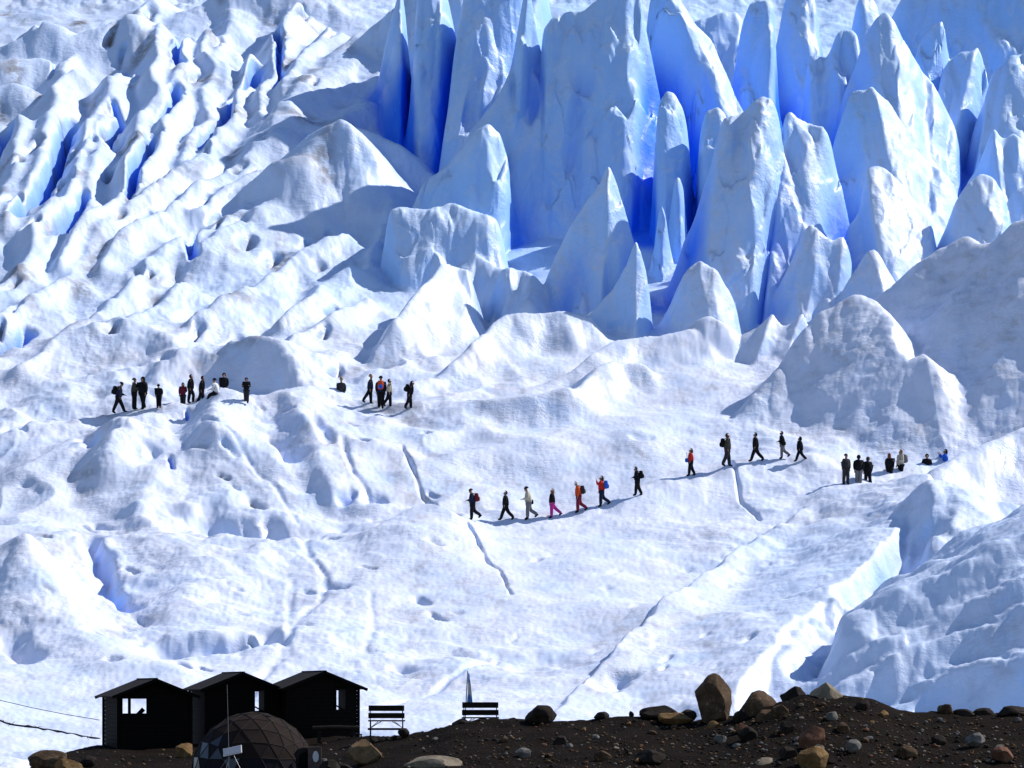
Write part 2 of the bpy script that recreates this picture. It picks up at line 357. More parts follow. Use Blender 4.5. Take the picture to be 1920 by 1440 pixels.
streak([(640, 440), (560, 470), (500, 520), (420, 560), (350, 600)], 45)
streak([(660, 500), (600, 530), (560, 570), (520, 600)], 40)
streak([(690, 560), (650, 580), (600, 610), (540, 640)], 35)
streak([(350, 540), (300, 570), (250, 600), (200, 640)], 30)
crest([(405, 655), (440, 640), (493, 632), (520, 640), (545, 668), (562, 700)], [700, 710, 720, 735, 745, 750], front=1.2, back=0.5, r0=0.3, k=0.6)
crest([(0, 700), (60, 670), (130, 640), (190, 610), (240, 600), (300, 620)], 700, front=0.6, back=0.6, r0=0.6, k=1.2)
crest([(180, 720), (250, 690), (300, 670), (330, 660), (380, 650)], 720, front=0.7, back=0.6, r0=0.4, k=0.8)
# blue slots of the left field
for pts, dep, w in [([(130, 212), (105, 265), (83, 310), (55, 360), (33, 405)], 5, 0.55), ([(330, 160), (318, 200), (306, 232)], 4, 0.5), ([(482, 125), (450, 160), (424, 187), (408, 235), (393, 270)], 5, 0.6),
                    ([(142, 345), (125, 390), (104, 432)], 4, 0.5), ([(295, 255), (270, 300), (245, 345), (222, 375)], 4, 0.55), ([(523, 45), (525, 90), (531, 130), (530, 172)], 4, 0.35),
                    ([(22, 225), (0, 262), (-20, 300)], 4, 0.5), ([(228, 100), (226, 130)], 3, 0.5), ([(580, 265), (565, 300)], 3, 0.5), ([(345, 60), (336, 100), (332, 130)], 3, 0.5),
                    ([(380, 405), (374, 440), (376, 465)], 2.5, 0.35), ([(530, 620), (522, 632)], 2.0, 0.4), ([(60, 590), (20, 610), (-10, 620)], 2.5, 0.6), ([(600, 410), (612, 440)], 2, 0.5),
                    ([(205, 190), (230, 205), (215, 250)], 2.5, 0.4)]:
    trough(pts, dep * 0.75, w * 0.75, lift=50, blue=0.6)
# --- people's snow ridges and lower slopes
crest([(150, 790), (175, 780), (213, 777), (260, 771), (300, 765), (363, 758), (395, 742), (417, 733), (435, 742), (460, 763), (490, 785), (515, 807)], [830, 825, 820, 815, 812, 812, 815, 815, 815, 822, 830, 835], front=0.75, back=0.5, r0=0.35, k=0.6)
arete([(417, 733, 192), (405, 760, 190), (400, 790, 187), (410, 830, 184)], right=0.45, left=0.9, r0=0.3, k=0.6)
crest([(480, 765), (520, 741), (547, 734), (600, 733), (640, 745), (680, 756), (720, 768), (770, 770), (830, 767), (870, 778)], [835, 825, 820, 815, 810, 805, 800, 800, 800, 805], front=0.7, back=0.5, r0=0.4, k=0.7)
arete([(547, 734, 193), (550, 765, 190), (575, 800, 187)], right=0.4, left=0.9, r0=0.4, k=0.7)
crest([(150, 860), (175, 830), (200, 812), (222, 797), (267, 790), (333, 771), (353, 774), (372, 790)], [900, 890, 880, 870, 862, 845, 842, 842], front=0.75, back=0.6, r0=0.3, k=0.7)
arete([(222, 797, 187), (215, 830, 184), (205, 860, 182)], right=0.45, left=1.1, r0=0.3, k=0.6)
crest([(235, 935), (262, 905), (290, 890), (335, 876), (385, 863), (433, 862), (483, 870), (540, 885), (580, 905)], [990, 980, 975, 970, 955, 945, 945, 945, 945], front=0.55, back=0.7, r0=0.6, k=1.0)
arete([(290, 890, 181), (270, 930, 178), (262, 980, 174)], right=0.3, left=1.0, r0=0.5, k=0.8)
crest([(560, 862), (600, 846), (640, 842), (690, 850), (730, 870), (752, 890)], [910, 905, 900, 900, 910, 915], front=0.55, back=0.6, r0=0.5, k=0.8)
arete([(600, 846, 185), (605, 880, 182), (620, 920, 179)], right=0.35, left=1.1, r0=0.4, k=0.7)
crest([(770, 905), (800, 890), (850, 870), (920, 850), (1000, 838)], [940, 930, 915, 900, 885], front=0.5, back=0.6, r0=0.5, k=0.9)
crest([(0, 810), (60, 790), (120, 800), (150, 830)], [850, 840, 840, 850], front=0.8, back=0.6, r0=0.4, k=0.8)
crest([(40, 900), (110, 870), (150, 865), (200, 900)], [940, 920, 915, 930], front=0.6, back=0.6, r0=0.4, k=0.8)
crest([(0, 1085), (40, 1075), (80, 1100), (120, 1150), (170, 1200), (240, 1240), (320, 1262)], [1180, 1180, 1190, 1220, 1250, 1275, 1290], front=0.5, back=0.7, r0=0.8, k=1.0)
crest([(180, 1020), (240, 1010), (300, 1020), (380, 1045), (470, 1050), (540, 1020)], [1075, 1070, 1075, 1085, 1090, 1070], front=0.25, back=0.9, r0=0.6, k=0.8)
crest([(340, 960), (400, 985), (450, 1030), (500, 1035)], [1000, 1020, 1050, 1055], front=0.4, back=1.2, r0=0.4, k=0.6)
crest([(720, 1010), (760, 990), (800, 978), (840, 990)], [1060, 1050, 1040, 1040], front=0.3, back=0.6, r0=0.6, k=0.8)
mound(330, 880, 80, 4, 0.6)
mound(800, 830, 120, 6, 0.8)
mound(1100, 840, 150, 6, 0.8)
mound(1210, 850, 60, 3, 0.5)
mound(700, 910, 100, 5, 0.6)
mound(800, 1040, 110, 7, 1.1)
mound(480, 930, 110, 6, 0.9)
mound(120, 920, 140, 6, 0.8)
mound(60, 1130, 90, 10, 1.8)
mound(0, 1040, 120, 8, 1.0)
mound(380, 1120, 140, 9, 0.9)
mound(640, 1150, 120, 9, 0.7)
# the walkers' path rises to the right
crest([(850, 985), (900, 980), (960, 978), (1020, 976), (1080, 965), (1130, 951), (1195, 931), (1250, 905), (1295, 892), (1340, 880), (1370, 870), (1420, 862), (1470, 858), (1520, 866), (1560, 885), (1600, 905)],
      [985, 984, 984, 984, 980, 975, 968, 955, 945, 940, 935, 930, 925, 925, 930, 935], front=0.30, back=0.55, r0=0.8, k=1.0)
# diagonal ribs of the lower right
crest([(1030, 1350), (1085, 1290), (1150, 1232), (1200, 1185), (1250, 1138), (1300, 1096), (1340, 1066), (1390, 1030), (1430, 1001), (1480, 970), (1540, 941), (1590, 922), (1640, 908), (1690, 898), (1735, 893)],
      [1375, 1330, 1275, 1225, 1175, 1130, 1098, 1062, 1035, 1008, 980, 962, 950, 940, 935], front=0.28, back=1.8, r0=0.12, k=0.35)
arete([(1200, 1185, 158), (1165, 1228, 152), (1130, 1280, 146), (1085, 1345, 138)], right=0.5, left=1.6, r0=0.25, k=0.5)
crest([(1370, 1310), (1400, 1262), (1450, 1205), (1490, 1165), (1530, 1132), (1580, 1088), (1630, 1042), (1670, 1005), (1700, 972), (1720, 930), (1742, 892)],
      [1355, 1325, 1285, 1250, 1215, 1170, 1125, 1085, 1052, 1015, 985], front=2.0, back=0.3, r0=0.15, k=0.3)
crest([(1690, 930), (1720, 905), (1742, 893), (1770, 872), (1800, 858), (1850, 833), (1920, 806), (1990, 780)], [1000, 985, 975, 960, 950, 935, 915, 900], front=0.85, back=0.9, r0=0.35, k=0.5)
arete([(1745, 892, 171), (1755, 930, 168), (1752, 965, 166), (1745, 1000, 163)], right=0.5, left=1.5, r0=0.3, k=0.5)
arete([(1785, 912, 170), (1800, 950, 167), (1790, 985, 164)], right=0.4, left=1.2, r0=0.3, k=0.5)
# the near bank at the lower right: a steep face towards the viewer, a ledge-like top and a cliff down into the gully
def bank_plane(x, y):
    return 1.3 + 0.9 * (y - 134.0) + 0.4 * (x - 20.0)
BANK_EDGE = np.array([(13.4, 133.0, 0), (13.9, 138.0, 0), (14.7, 141.0, 0), (15.9, 145.0, 0), (17.4, 150.0, 0), (19.5, 156.0, 0), (21.3, 161.0, 0), (22.6, 166.0, 0)])
FEATS.append(dict(t='bank', P=BANK_EDGE, k=0.5, pin=None))
def ledge(pts, lift=0.6, front=1.5, back=0.4, r0=0.35):
    q = []
    for (u, v) in pts:
        y = (1.3 + lift - 120.6 - 8.0 - CAM_Z) / ((VH - v) / F_PX - 0.9 - 0.4 * (u - U0) / F_PX)
        q.append(P(u, v, y))
    FEATS.append(dict(t='crest', P=np.array(q), sl=front, sr=back, r0=r0, k=0.4, pin=None, reach=None, blue=0))
ledge([(2000, 1010), (1960, 1055), (1900, 1092), (1850, 1120), (1815, 1124), (1760, 1158), (1700, 1185), (1650, 1207), (1600, 1232), (1560, 1262)], 1.3, 1.9, 0.3, 0.25)
ledge([(2000, 1085), (1920, 1138), (1860, 1168), (1800, 1180), (1740, 1200), (1690, 1230), (1640, 1265), (1570, 1292)], 1.4, 1.6, 0.25, 0.4)
ledge([(2010, 1180), (1920, 1228), (1880, 1250), (1850, 1241), (1830, 1238), (1790, 1253), (1750, 1282), (1710, 1318), (1690, 1340)], 1.4, 1.9, 0.3, 0.3)
ledge([(1990, 960), (1900, 1020), (1820, 1060), (1760, 1085), (1700, 1105), (1640, 1150)], 0.8, 1.0, 0.4, 0.5)
ledge([(1900, 1290), (1850, 1300), (1800, 1330)], 0.6, 1.5, 0.4, 0.4)
def trough_w(pts, depth, width, blue=0.0):
    FEATS.append(dict(t='trough', P=np.array([(x, y, 0.0, 1.0) for x, y in pts]), depth=depth, w=width, blue=blue, sharp=1.0, dirt=0.0))
trough_w([(12.9, 139.0), (14.4, 145.0), (16.2, 151.0), (18.2, 156.5), (20.0, 161.5), (21.3, 165.0)], 1.8, 0.9, 0.12)  # the blue here paints the gully's blue shadow into the ice colour
trough([(1548, 1285), (1560, 1262)], 1.0, 0.4, lift=10, dirt=0.6)
mound(1300, 1200, 110, 8, 0.7)
mound(1230, 1280, 90, 6, 0.5)
# pits, cracks and footpath creases
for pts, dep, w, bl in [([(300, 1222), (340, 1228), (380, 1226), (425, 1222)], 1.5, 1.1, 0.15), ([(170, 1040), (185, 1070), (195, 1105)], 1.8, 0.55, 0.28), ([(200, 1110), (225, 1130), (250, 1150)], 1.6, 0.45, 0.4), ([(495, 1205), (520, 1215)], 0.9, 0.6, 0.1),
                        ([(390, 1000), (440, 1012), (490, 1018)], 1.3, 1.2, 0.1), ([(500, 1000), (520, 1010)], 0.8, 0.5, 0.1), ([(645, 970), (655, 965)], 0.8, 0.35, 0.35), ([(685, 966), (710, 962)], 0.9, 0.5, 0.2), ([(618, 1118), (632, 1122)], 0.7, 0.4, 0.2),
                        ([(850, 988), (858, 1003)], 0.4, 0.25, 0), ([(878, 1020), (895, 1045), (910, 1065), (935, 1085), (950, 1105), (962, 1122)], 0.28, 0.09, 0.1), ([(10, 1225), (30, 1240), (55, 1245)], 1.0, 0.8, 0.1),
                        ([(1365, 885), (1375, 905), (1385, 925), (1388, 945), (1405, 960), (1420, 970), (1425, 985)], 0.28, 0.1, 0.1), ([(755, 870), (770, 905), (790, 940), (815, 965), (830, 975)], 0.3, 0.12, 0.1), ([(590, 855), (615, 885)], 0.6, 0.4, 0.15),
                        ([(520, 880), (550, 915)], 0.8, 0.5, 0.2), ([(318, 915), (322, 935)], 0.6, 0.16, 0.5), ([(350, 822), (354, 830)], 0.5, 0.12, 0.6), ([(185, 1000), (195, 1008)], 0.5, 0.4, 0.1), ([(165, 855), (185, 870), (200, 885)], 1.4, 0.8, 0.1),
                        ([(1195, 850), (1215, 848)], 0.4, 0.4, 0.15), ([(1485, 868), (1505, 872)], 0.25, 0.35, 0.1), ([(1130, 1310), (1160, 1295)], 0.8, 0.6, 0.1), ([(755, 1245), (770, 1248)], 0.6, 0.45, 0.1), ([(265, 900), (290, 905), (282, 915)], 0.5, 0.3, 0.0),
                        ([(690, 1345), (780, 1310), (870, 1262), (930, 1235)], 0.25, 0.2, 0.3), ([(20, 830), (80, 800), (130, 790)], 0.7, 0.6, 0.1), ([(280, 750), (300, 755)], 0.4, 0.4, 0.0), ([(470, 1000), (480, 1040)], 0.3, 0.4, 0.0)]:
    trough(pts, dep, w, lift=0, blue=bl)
trough([(204, 269), (213, 258)], 1.1, 0.42, lift=25, dirt=0.8)
trough([(169, 286), (178, 275)], 1.1, 0.42, lift=25, dirt=0.8)
trough([(199, 236), (208, 225)], 1.1, 0.42, lift=25, dirt=0.8)
trough([(229, 283), (238, 272)], 1.1, 0.42, lift=25, dirt=0.8)
trough([(196, 339), (205, 328)], 1.1, 0.42, lift=25, dirt=0.8)
trough([(436, 343), (445, 332)], 1.1, 0.42, lift=25, dirt=0.8)
trough([(309, 423), (318, 412)], 1.1, 0.42, lift=25, dirt=0.8)
trough([(399, 83), (408, 72)], 1.1, 0.42, lift=25, dirt=0.8)
trough([(286, 36), (295, 25)], 1.1, 0.42, lift=25, dirt=0.8)
trough([(106, 359), (115, 348)], 1.1, 0.42, lift=25, dirt=0.8)
trough([(123, 273), (132, 262)], 1.1, 0.42, lift=25, dirt=0.8)
trough([(411, 101), (420, 90)], 1.1, 0.42, lift=25, dirt=0.8)
trough([(556, 58), (565, 47)], 1.1, 0.42, lift=25, dirt=0.8)
trough([(571, 53), (580, 42)], 1.1, 0.42, lift=25, dirt=0.8)
trough([(266, 526), (275, 515)], 1.1, 0.42, lift=25, dirt=0.8)
trough([(341, 511), (350, 500)], 1.1, 0.42, lift=25, dirt=0.8)
trough([(446, 436), (455, 425)], 1.1, 0.42, lift=25, dirt=0.8)
trough([(126, 306), (135, 295)], 1.1, 0.42, lift=25, dirt=0.8)
trough([(146, 616), (155, 605)], 1.1, 0.42, lift=25, dirt=0.8)
trough([(211, 646), (220, 635)], 1.1, 0.42, lift=25, dirt=0.8)
trough([(356, 586), (365, 575)], 1.1, 0.42, lift=25, dirt=0.8)
trough([(91, 316), (100, 305)], 1.1, 0.42, lift=25, dirt=0.8)
trough([(496, 476), (505, 465)], 1.1, 0.42, lift=25, dirt=0.8)

# melt channels and worn paths on the lower slope
for pts, dep, w in [([(650, 995), (605, 1018), (570, 1048), (583, 1080), (606, 1104), (600, 1138), (562, 1178), (532, 1228), (470, 1300)], 0.17, 0.24), ([(540, 1240), (544, 1195), (538, 1150), (546, 1115)], 0.12, 0.2),
                    ([(380, 870), (440, 905), (520, 960), (560, 1000)], 0.15, 0.18), ([(1000, 1010), (1080, 990), (1160, 960), (1240, 930)], 0.12, 0.22), ([(700, 1130), (695, 1180), (690, 1230)], 0.1, 0.2), ([(640, 880), (660, 930), (690, 960)], 0.25, 0.2)]:
    trough(pts, dep, w, blue=0.12)
# melt holes, dirt-bottomed, in the left field and small pits on the lower slope
_pr = random.Random(11)
for _ in range(58):
    u_, v_ = _pr.uniform(-20, 640), _pr.uniform(60, 700)
    l_ = _pr.uniform(4, 11)
    trough([(u_ - l_, v_ + l_ * 0.9), (u_ + l_ * 0.6, v_ - l_ * 0.6)], _pr.uniform(0.5, 1.2), _pr.uniform(0.2, 0.42), lift=_pr.choice([0, 15, 30]), dirt=_pr.uniform(0.5, 0.95))
for _ in range(46):
    u_, v_ = _pr.uniform(0, 900), _pr.uniform(780, 1290)
    l_ = _pr.uniform(2, 12)
    trough([(u_ - l_, v_ - l_ * 0.2), (u_ + l_, v_ + l_ * 0.4)], _pr.uniform(0.15, 0.5), _pr.uniform(0.13, 0.3), dirt=_pr.choice([0, 0, 0.3, 0.7]))
for _ in range(22):
    u_, v_ = _pr.uniform(900, 1500), _pr.uniform(990, 1300)
    l_ = _pr.uniform(2, 8)
    trough([(u_ - l_, v_ + l_ * 0.4), (u_ + l_, v_ - l_ * 0.4)], _pr.uniform(0.1, 0.25), _pr.uniform(0.12, 0.25))
# ------------------------------------------------------------------ height of the ice at any place
def cellstep(a, b):
    """a random level per irregular cell: broken faces"""
    ai = np.floor(a).astype(np.int32); bi = np.floor(b).astype(np.int32)
    best = np.full(a.shape, 9e9, np.float32); val = np.zeros(a.shape, np.float32)
    for i in (-1, 0, 1):
        for j in (-1, 0, 1):
            k = _perm[(_perm[(ai + i) & 511] + bi + j) & 511]
            fx = ai + i + 0.5 + 0.42 * _gx[k]; fy = bi + j + 0.5 + 0.42 * _gy[k]
            dq = (a - fx) ** 2 + (b - fy) ** 2
            m = dq < best
            best = np.where(m, dq, best); val = np.where(m, _gx[(k * 7 + 3) & 511], val)
    return val

def ice_height(x, y, full=True, info=False):
    x = np.asarray(x, np.float32); y = np.asarray(y, np.float32)
    n1 = pn(x / 5.0, y / 5.0, 1); n2 = pn(x / 5.0, y / 5.0, 2)
    n3 = pn(x / 1.7, y / 1.7, 3); n4 = pn(x / 1.7, y / 1.7, 4)
    lf = np.clip((-8.0 - x) / 8.0, 0, 1) * np.clip((y - 205.0) / 10.0, 0, 1)      # the left field is more broken
    big1 = pn(x / 9.5, y / 9.5, 7); big2 = pn(x / 9.5, y / 9.5, 8)
    wx = x + 0.30 * n1 + 0.16 * n3 * (1 - 0.8 * lf) + 1.7 * lf * big1; wy = y + (0.9 + 0.5 * lf) * n2 + 0.45 * n4 * (1 - 0.7 * lf) + 1.5 * lf * big2
    px = x + 0.30 * n1 + 0.10 * n3; py = y + 0.7 * n2 + 0.22 * n4
    h = base_z(y).astype(np.float32)
    h += 0.9 * pn(x / 16.0, y / 16.0, 5) + 0.5 * pn(x / 7.0 + y / 20.0, y / 8.0, 6)
    blue = np.zeros_like(h); dirt = np.zeros_like(h)
    who = np.full(h.shape, -1, np.int16)
    hum = np.clip((6.0 - x) / 10.0, 0, 1) * np.clip((y - 166.0) / 12.0, 0, 1) * np.clip((222.0 - y) / 12.0, 0, 1)
    hm = 1 - 2 * np.abs(pn(x / 4.6 + 0.5 * n1, y / 5.2 + 0.4 * n2, 51)) - 0.5
    h += hum * (0.55 * hm + 0.38 * pn(x / 2.4, y / 2.8, 52))
    h0 = h.copy()
    for fi, f in enumerate(FEATS):
        if f['t'] != 'crest' and f['t'] != 'prism':
            continue
        Q = f['P']
        m = (x > Q[:, 0].min() - 16) & (x < Q[:, 0].max() + 16) & (y > Q[:, 1].min() - 16) & (y < Q[:, 1].max() + 16)
        idx = np.nonzero(m)
        if len(idx[0]):
            h0[idx] = np.maximum(h0[idx], _poly_cone(wx[idx], wy[idx], f) if f['t'] == 'crest' else _prism_eval(px[idx], py[idx], f))
    # scallops and hollows in the walls follow the height on the wall
    sc = 0.50 * pn(x / 2.3, h0 / 4.2, 61) + 0.22 * pn(x / 1.0, h0 / 2.2, 62) + 0.08 * pn(x / 0.45, h0 / 0.7, 63)
    sc += 1.0 * (np.abs(pn(x / 2.4 + 0.4 * n1, h0 / 10.0, 64)) - 0.25) - 0.55 * (np.abs(pn(x / 1.5, h0 / 5.0 + 0.5 * n2, 65)) - 0.25)
    sc += 0.06 * cellstep(x / 1.5 + 0.4 * n3, h0 / 3.0 + 0.4 * n4)
    sc = 0.95 * sc * np.clip((y - 206.0) / 8.0, 0.25, 1)
    cx_, cy_ = px, py
    wy = wy + 0.6 * sc * (1 - 0.7 * lf); py = py + sc
    for fi, f in enumerate(FEATS):
        if f['t'] not in ('crest', 'prism'):
            continue
        Q = f['P']
        R = 16.0
        m = (x > Q[:, 0].min() - R) & (x < Q[:, 0].max() + R) & (y > Q[:, 1].min() - R) & (y < Q[:, 1].max() + R)
        idx = np.nonzero(m)
        if not len(idx[0]):
            continue
        c = (_poly_cone(cx_[idx], cy_[idx], f) if f.get('calm') else _poly_cone(wx[idx], wy[idx], f)) if f['t'] == 'crest' else _prism_eval(px[idx], py[idx], f)
        old = h[idx]
        h[idx] = smax(old, c, f['k'])
        if info:
            w = who[idx]
            w[c > old] = fi
            who[idx] = w
    for f in FEATS:
        if f['t'] != 'bank':
            continue
        idx = np.nonzero((x > 9) & (x < 45) & (y > 120) & (y < 172))
        if len(idx[0]):
            X, Y = wx[idx], wy[idx]
            r, _, sn, _ = _poly_near(X, Y, f['P'])
            pl = bank_plane(X, Y) + 0.25 * n1[idx] + 0.3 * sc[idx]
            top = 5.2 + (X - 15.9) * 0.62 + 0.045 * (Y - 141.0) - np.maximum(Y - 152.0, 0) * 0.25 + 0.35 * n1[idx] + 0.2 * n3[idx]
            zt = -smax(-pl, -top, 1.6)
            zt = zt - np.where(sn > 0, r * 3.2, 0)
            h[idx] = smax(h[idx], zt, f['k'])
    for f in FEATS:
        if f['t'] != 'mound':
            continue
        cx, cy = f['c']
        m = (np.abs(x - cx) < f['rx'] * 3 + f['ry']) & (np.abs(y - cy) < f['ry'] * 3)
        idx = np.nonzero(m)
        if len(idx[0]):
            ex = (wx[idx] - cx) / f['rx']; ey = (wy[idx] - cy) / f['ry']
            h[idx] += f['h'] * np.exp(-(ex * ex + ey * ey))
    for f in FEATS:
        if f['t'] != 'trough':
            continue
        Q = f['P']; R = f['w'] * 4 * Q[:, 3].max() + 1
        m = (x > Q[:, 0].min() - R) & (x < Q[:, 0].max() + R) & (y > Q[:, 1].min() - R) & (y < Q[:, 1].max() + R)
        idx = np.nonzero(m)
        if not len(idx[0]):
            continue
        r, _, _, e = _poly_near(wx[idx], wy[idx], Q, Q[:, 3])
        r = r * (1 + 0.55 * pn(x[idx] / 1.3, y[idx] / 1.5, 71) + (0.5 if f['w'] < 0.2 else 0.12) * pn(x[idx] / 0.5, y[idx] / 0.9, 72))
        g = np.exp(-np.power(r / (f['w'] * e), 2.2)) * (0.8 + 0.6 * n3[idx])
        h[idx] -= f['depth'] * g
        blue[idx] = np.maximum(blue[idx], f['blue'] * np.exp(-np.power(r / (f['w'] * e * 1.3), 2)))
        dirt[idx] = np.maximum(dirt[idx], f['dirt'] * g)
    h += lf * (0.38 * pn(x / 4.5, y / 7.0, 91) + 0.16 * pn(x / 1.9, y / 2.6, 92) + 0.14 * (1 - 2 * np.abs(pn(x / 2.2, y / 3.2, 94))))
    dirt = np.maximum(dirt, hum * np.clip(-hm - 0.12, 0, 0.4) * 1.1 + lf * 0.9 * np.clip(pn(x / 2.6, y / 4.0, 93) - 0.14, 0, 1) * 2.2)
    if full:
        # mid and fine relief: flutes, hollows, sun cups
        rough = np.clip((pn(x / 22.0, y / 22.0, 11) + 0.3) * 2.2, 0.2, 1.0)
        h += 0.30 * fbm(x, y, 3.4, 2, 20) * (0.5 + rough)
        rid = 1 - np.abs(pn(x / 1.9 + 0.35 * y, y / 3.2, 31)) * 2
        h += 0.10 * rid * rough
        rip = np.abs(pn(x / 1.1 + 0.5 * n1, y / 0.9 + 0.12 * x, 41)) + 0.6 * np.abs(pn(x / 0.55, y / 0.6, 42))
        sl2 = np.clip((x - 14.0) / 4.0, 0, 1) * np.clip((y - 184.0) / 4.0, 0, 1) * np.clip((222.0 - y) / 6.0, 0, 1)
        h += 0.14 * (rip - 0.35) * (0.25 + 0.75 * rough * (1 - sl2))
        h += 0.16 * sl2 * (np.abs(pn(x / 1.7 - y / 2.2, y / 0.75 + x / 2.6, 46)) + 0.5 * np.abs(pn(x / 0.8, y / 0.5, 47)))
        h += 0.03 * pn(x / 0.24, y / 0.3, 43)
        far = np.clip((y - 300.0) / 15.0, 0, 1)
        h += far * (1.6 * np.abs(pn(x / 2.2, y / 2.2, 44)) + 1.2 * np.abs(pn(x / 1.0, y / 1.2, 45)))
    if info:
        return h, blue, dirt, who
    return h

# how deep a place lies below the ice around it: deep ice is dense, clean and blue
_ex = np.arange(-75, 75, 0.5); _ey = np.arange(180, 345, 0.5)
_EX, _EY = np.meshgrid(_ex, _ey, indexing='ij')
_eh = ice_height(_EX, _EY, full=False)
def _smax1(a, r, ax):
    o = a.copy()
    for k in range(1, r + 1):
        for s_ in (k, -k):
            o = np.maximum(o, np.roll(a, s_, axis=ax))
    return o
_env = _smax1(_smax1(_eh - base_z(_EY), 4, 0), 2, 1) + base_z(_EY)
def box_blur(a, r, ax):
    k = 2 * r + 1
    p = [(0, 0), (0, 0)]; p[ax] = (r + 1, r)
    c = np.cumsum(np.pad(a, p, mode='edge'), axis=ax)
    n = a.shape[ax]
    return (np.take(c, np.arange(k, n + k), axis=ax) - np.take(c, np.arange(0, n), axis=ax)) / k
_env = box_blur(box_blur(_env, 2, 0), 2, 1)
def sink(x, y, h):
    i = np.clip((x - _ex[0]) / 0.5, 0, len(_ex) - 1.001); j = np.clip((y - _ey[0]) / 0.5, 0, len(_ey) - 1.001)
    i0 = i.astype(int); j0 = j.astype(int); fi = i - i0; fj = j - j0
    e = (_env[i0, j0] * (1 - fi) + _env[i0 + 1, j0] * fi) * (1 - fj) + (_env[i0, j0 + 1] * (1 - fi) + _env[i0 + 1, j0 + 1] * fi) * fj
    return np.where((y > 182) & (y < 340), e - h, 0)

def hit(u, v, d0=118.0, d1=330.0):
    """distance at which the sight line through a picture place meets the ice"""
    d = np.arange(d0, d1, 0.05)
    x, y, z = P(u, v, d)
    hh = ice_height(x, y)
    k = np.nonzero(hh >= z)[0]
    return float(d[k[0]]) if len(k) else None

QUAL = 1.0
NC, NR = int(1110 * QUAL), int(1040 * QUAL)
UA, UB, DA, DB = -620.0, 2540.0, 114.0, 440.0
_cols = np.concatenate([np.linspace(UA, -70, 40, endpoint=False), np.linspace(-70, 1990, NC - 80), np.linspace(1990, UB, 41)[1:]])
_cc = np.linspace(UA, UB, 560)
_dc = np.concatenate([np.arange(DA, 320, 0.25), np.arange(320, DB, 1.0)])
_A, _B = np.meshgrid(_cc, _dc, indexing='ij')
_h = ice_height((_A - U0) / F_PX * _B, _B, full=False)
_g = np.gradient(_h, axis=1) / np.gradient(_dc)[None, :]
_w = 0.42 + np.clip(_g, 0, 5) * 1.0 + np.clip(-_g, 0, 5) * 0.22
_w *= np.where(_dc > 330, 0.12, 1.0)[None, :] * np.clip(230.0 / _dc, 0.6, 1.7)[None, :]
for _ in range(2):
    _w = box_blur(box_blur(_w, 3, 0), 4, 1)
_cum = np.cumsum(_w * np.gradient(_dc)[None, :], axis=1)
_cum = (_cum - _cum[:, :1]) / (_cum[:, -1:] - _cum[:, :1])
_t = np.linspace(0, 1, NR)
_rows = np.array([np.interp(_t, _cum[i], _dc) for i in range(len(_cc))])
# to the fine columns
_ci = np.interp(_cols, _cc, np.arange(len(_cc)))
_i0 = np.clip(np.floor(_ci).astype(int), 0, len(_cc) - 2); _fr = (_ci - _i0)[:, None]
GD = _rows[_i0] * (1 - _fr) + _rows[_i0 + 1] * _fr
GX = ((_cols[:, None] - U0) / F_PX * GD)
GZ, GBLUE, GDIRT, GWHO = ice_height(GX, GD, True, True)
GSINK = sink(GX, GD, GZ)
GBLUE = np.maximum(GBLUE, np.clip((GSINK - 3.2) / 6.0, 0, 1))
GWEATH = np.clip((228.0 - GD) / 22.0, 0.0, 1.0) * (1 - 0.4 * np.clip((GX - 9.0) / 5.0, 0, 1) * np.clip((176.0 - GD) / 6.0, 0, 1))
GWEATH = np.maximum(GWEATH, 0.55 * np.clip((-GX - 6.0) / 8.0, 0, 1))

def mesh_from_arrays(name, co, quads, attrs=None, normals=None):
    me = bpy.data.meshes.new(name)
    nq = len(quads)
    me.vertices.add(len(co)); me.vertices.foreach_set('co', np.ascontiguousarray(co, np.float32).ravel())
    me.loops.add(nq * 4); me.loops.foreach_set('vertex_index', np.ascontiguousarray(quads, np.int32).ravel())
    me.polygons.add(nq)
    me.polygons.foreach_set('loop_start', np.arange(0, nq * 4, 4, dtype=np.int32))
    me.update(calc_edges=True)
    me.polygons.foreach_set('use_smooth', np.ones(nq, dtype=bool))
    for k, a in (attrs or {}).items():
        at = me.attributes.new(k, 'FLOAT', 'POINT')
        at.data.foreach_set('value', np.ascontiguousarray(a, np.float32).ravel())
    if normals is not None:
        me.normals_split_custom_set_from_vertices(normals)
    return me
_co = np.stack([GX, GD, GZ], -1).reshape(-1, 3)
_ii = (np.arange(NC - 1)[:, None] * NR + np.arange(NR - 1)[None, :])
QUADS = np.stack([_ii, _ii + NR, _ii + NR + 1, _ii + 1], -1).reshape(-1, 4)

# ------------------------------------------------------------------ materials
def new_mat(name):
    m = bpy.data.materials.new(name); m.use_nodes = True
    nt = m.node_tree
    b = nt.nodes['Principled BSDF']
    return m, nt, b
def N(nt, typ, **kw):
    n = nt.nodes.new(typ)
    for k, v in kw.items():
        if k.startswith('i_'):
            n.inputs[k[2:]].default_value = v
        else:
            setattr(n, k, v)
    return n
def mixc(nt, fac, a, b, mode='MIX'):
    n = nt.nodes.new('ShaderNodeMix'); n.data_type = 'RGBA'; n.blend_type = mode
    for sock, val in ((n.inputs[0], fac), (n.inputs[6], a), (n.inputs[7], b)):
        if hasattr(val, 'is_output') or isinstance(val, bpy.types.NodeSocket):
            nt.links.new(val, sock)
        elif isinstance(val, (int, float)):
            sock.default_value = val
        else:
            sock.default_value = tuple(val) + (1.0,) if len(val) == 3 else val
    return n.outputs[2]
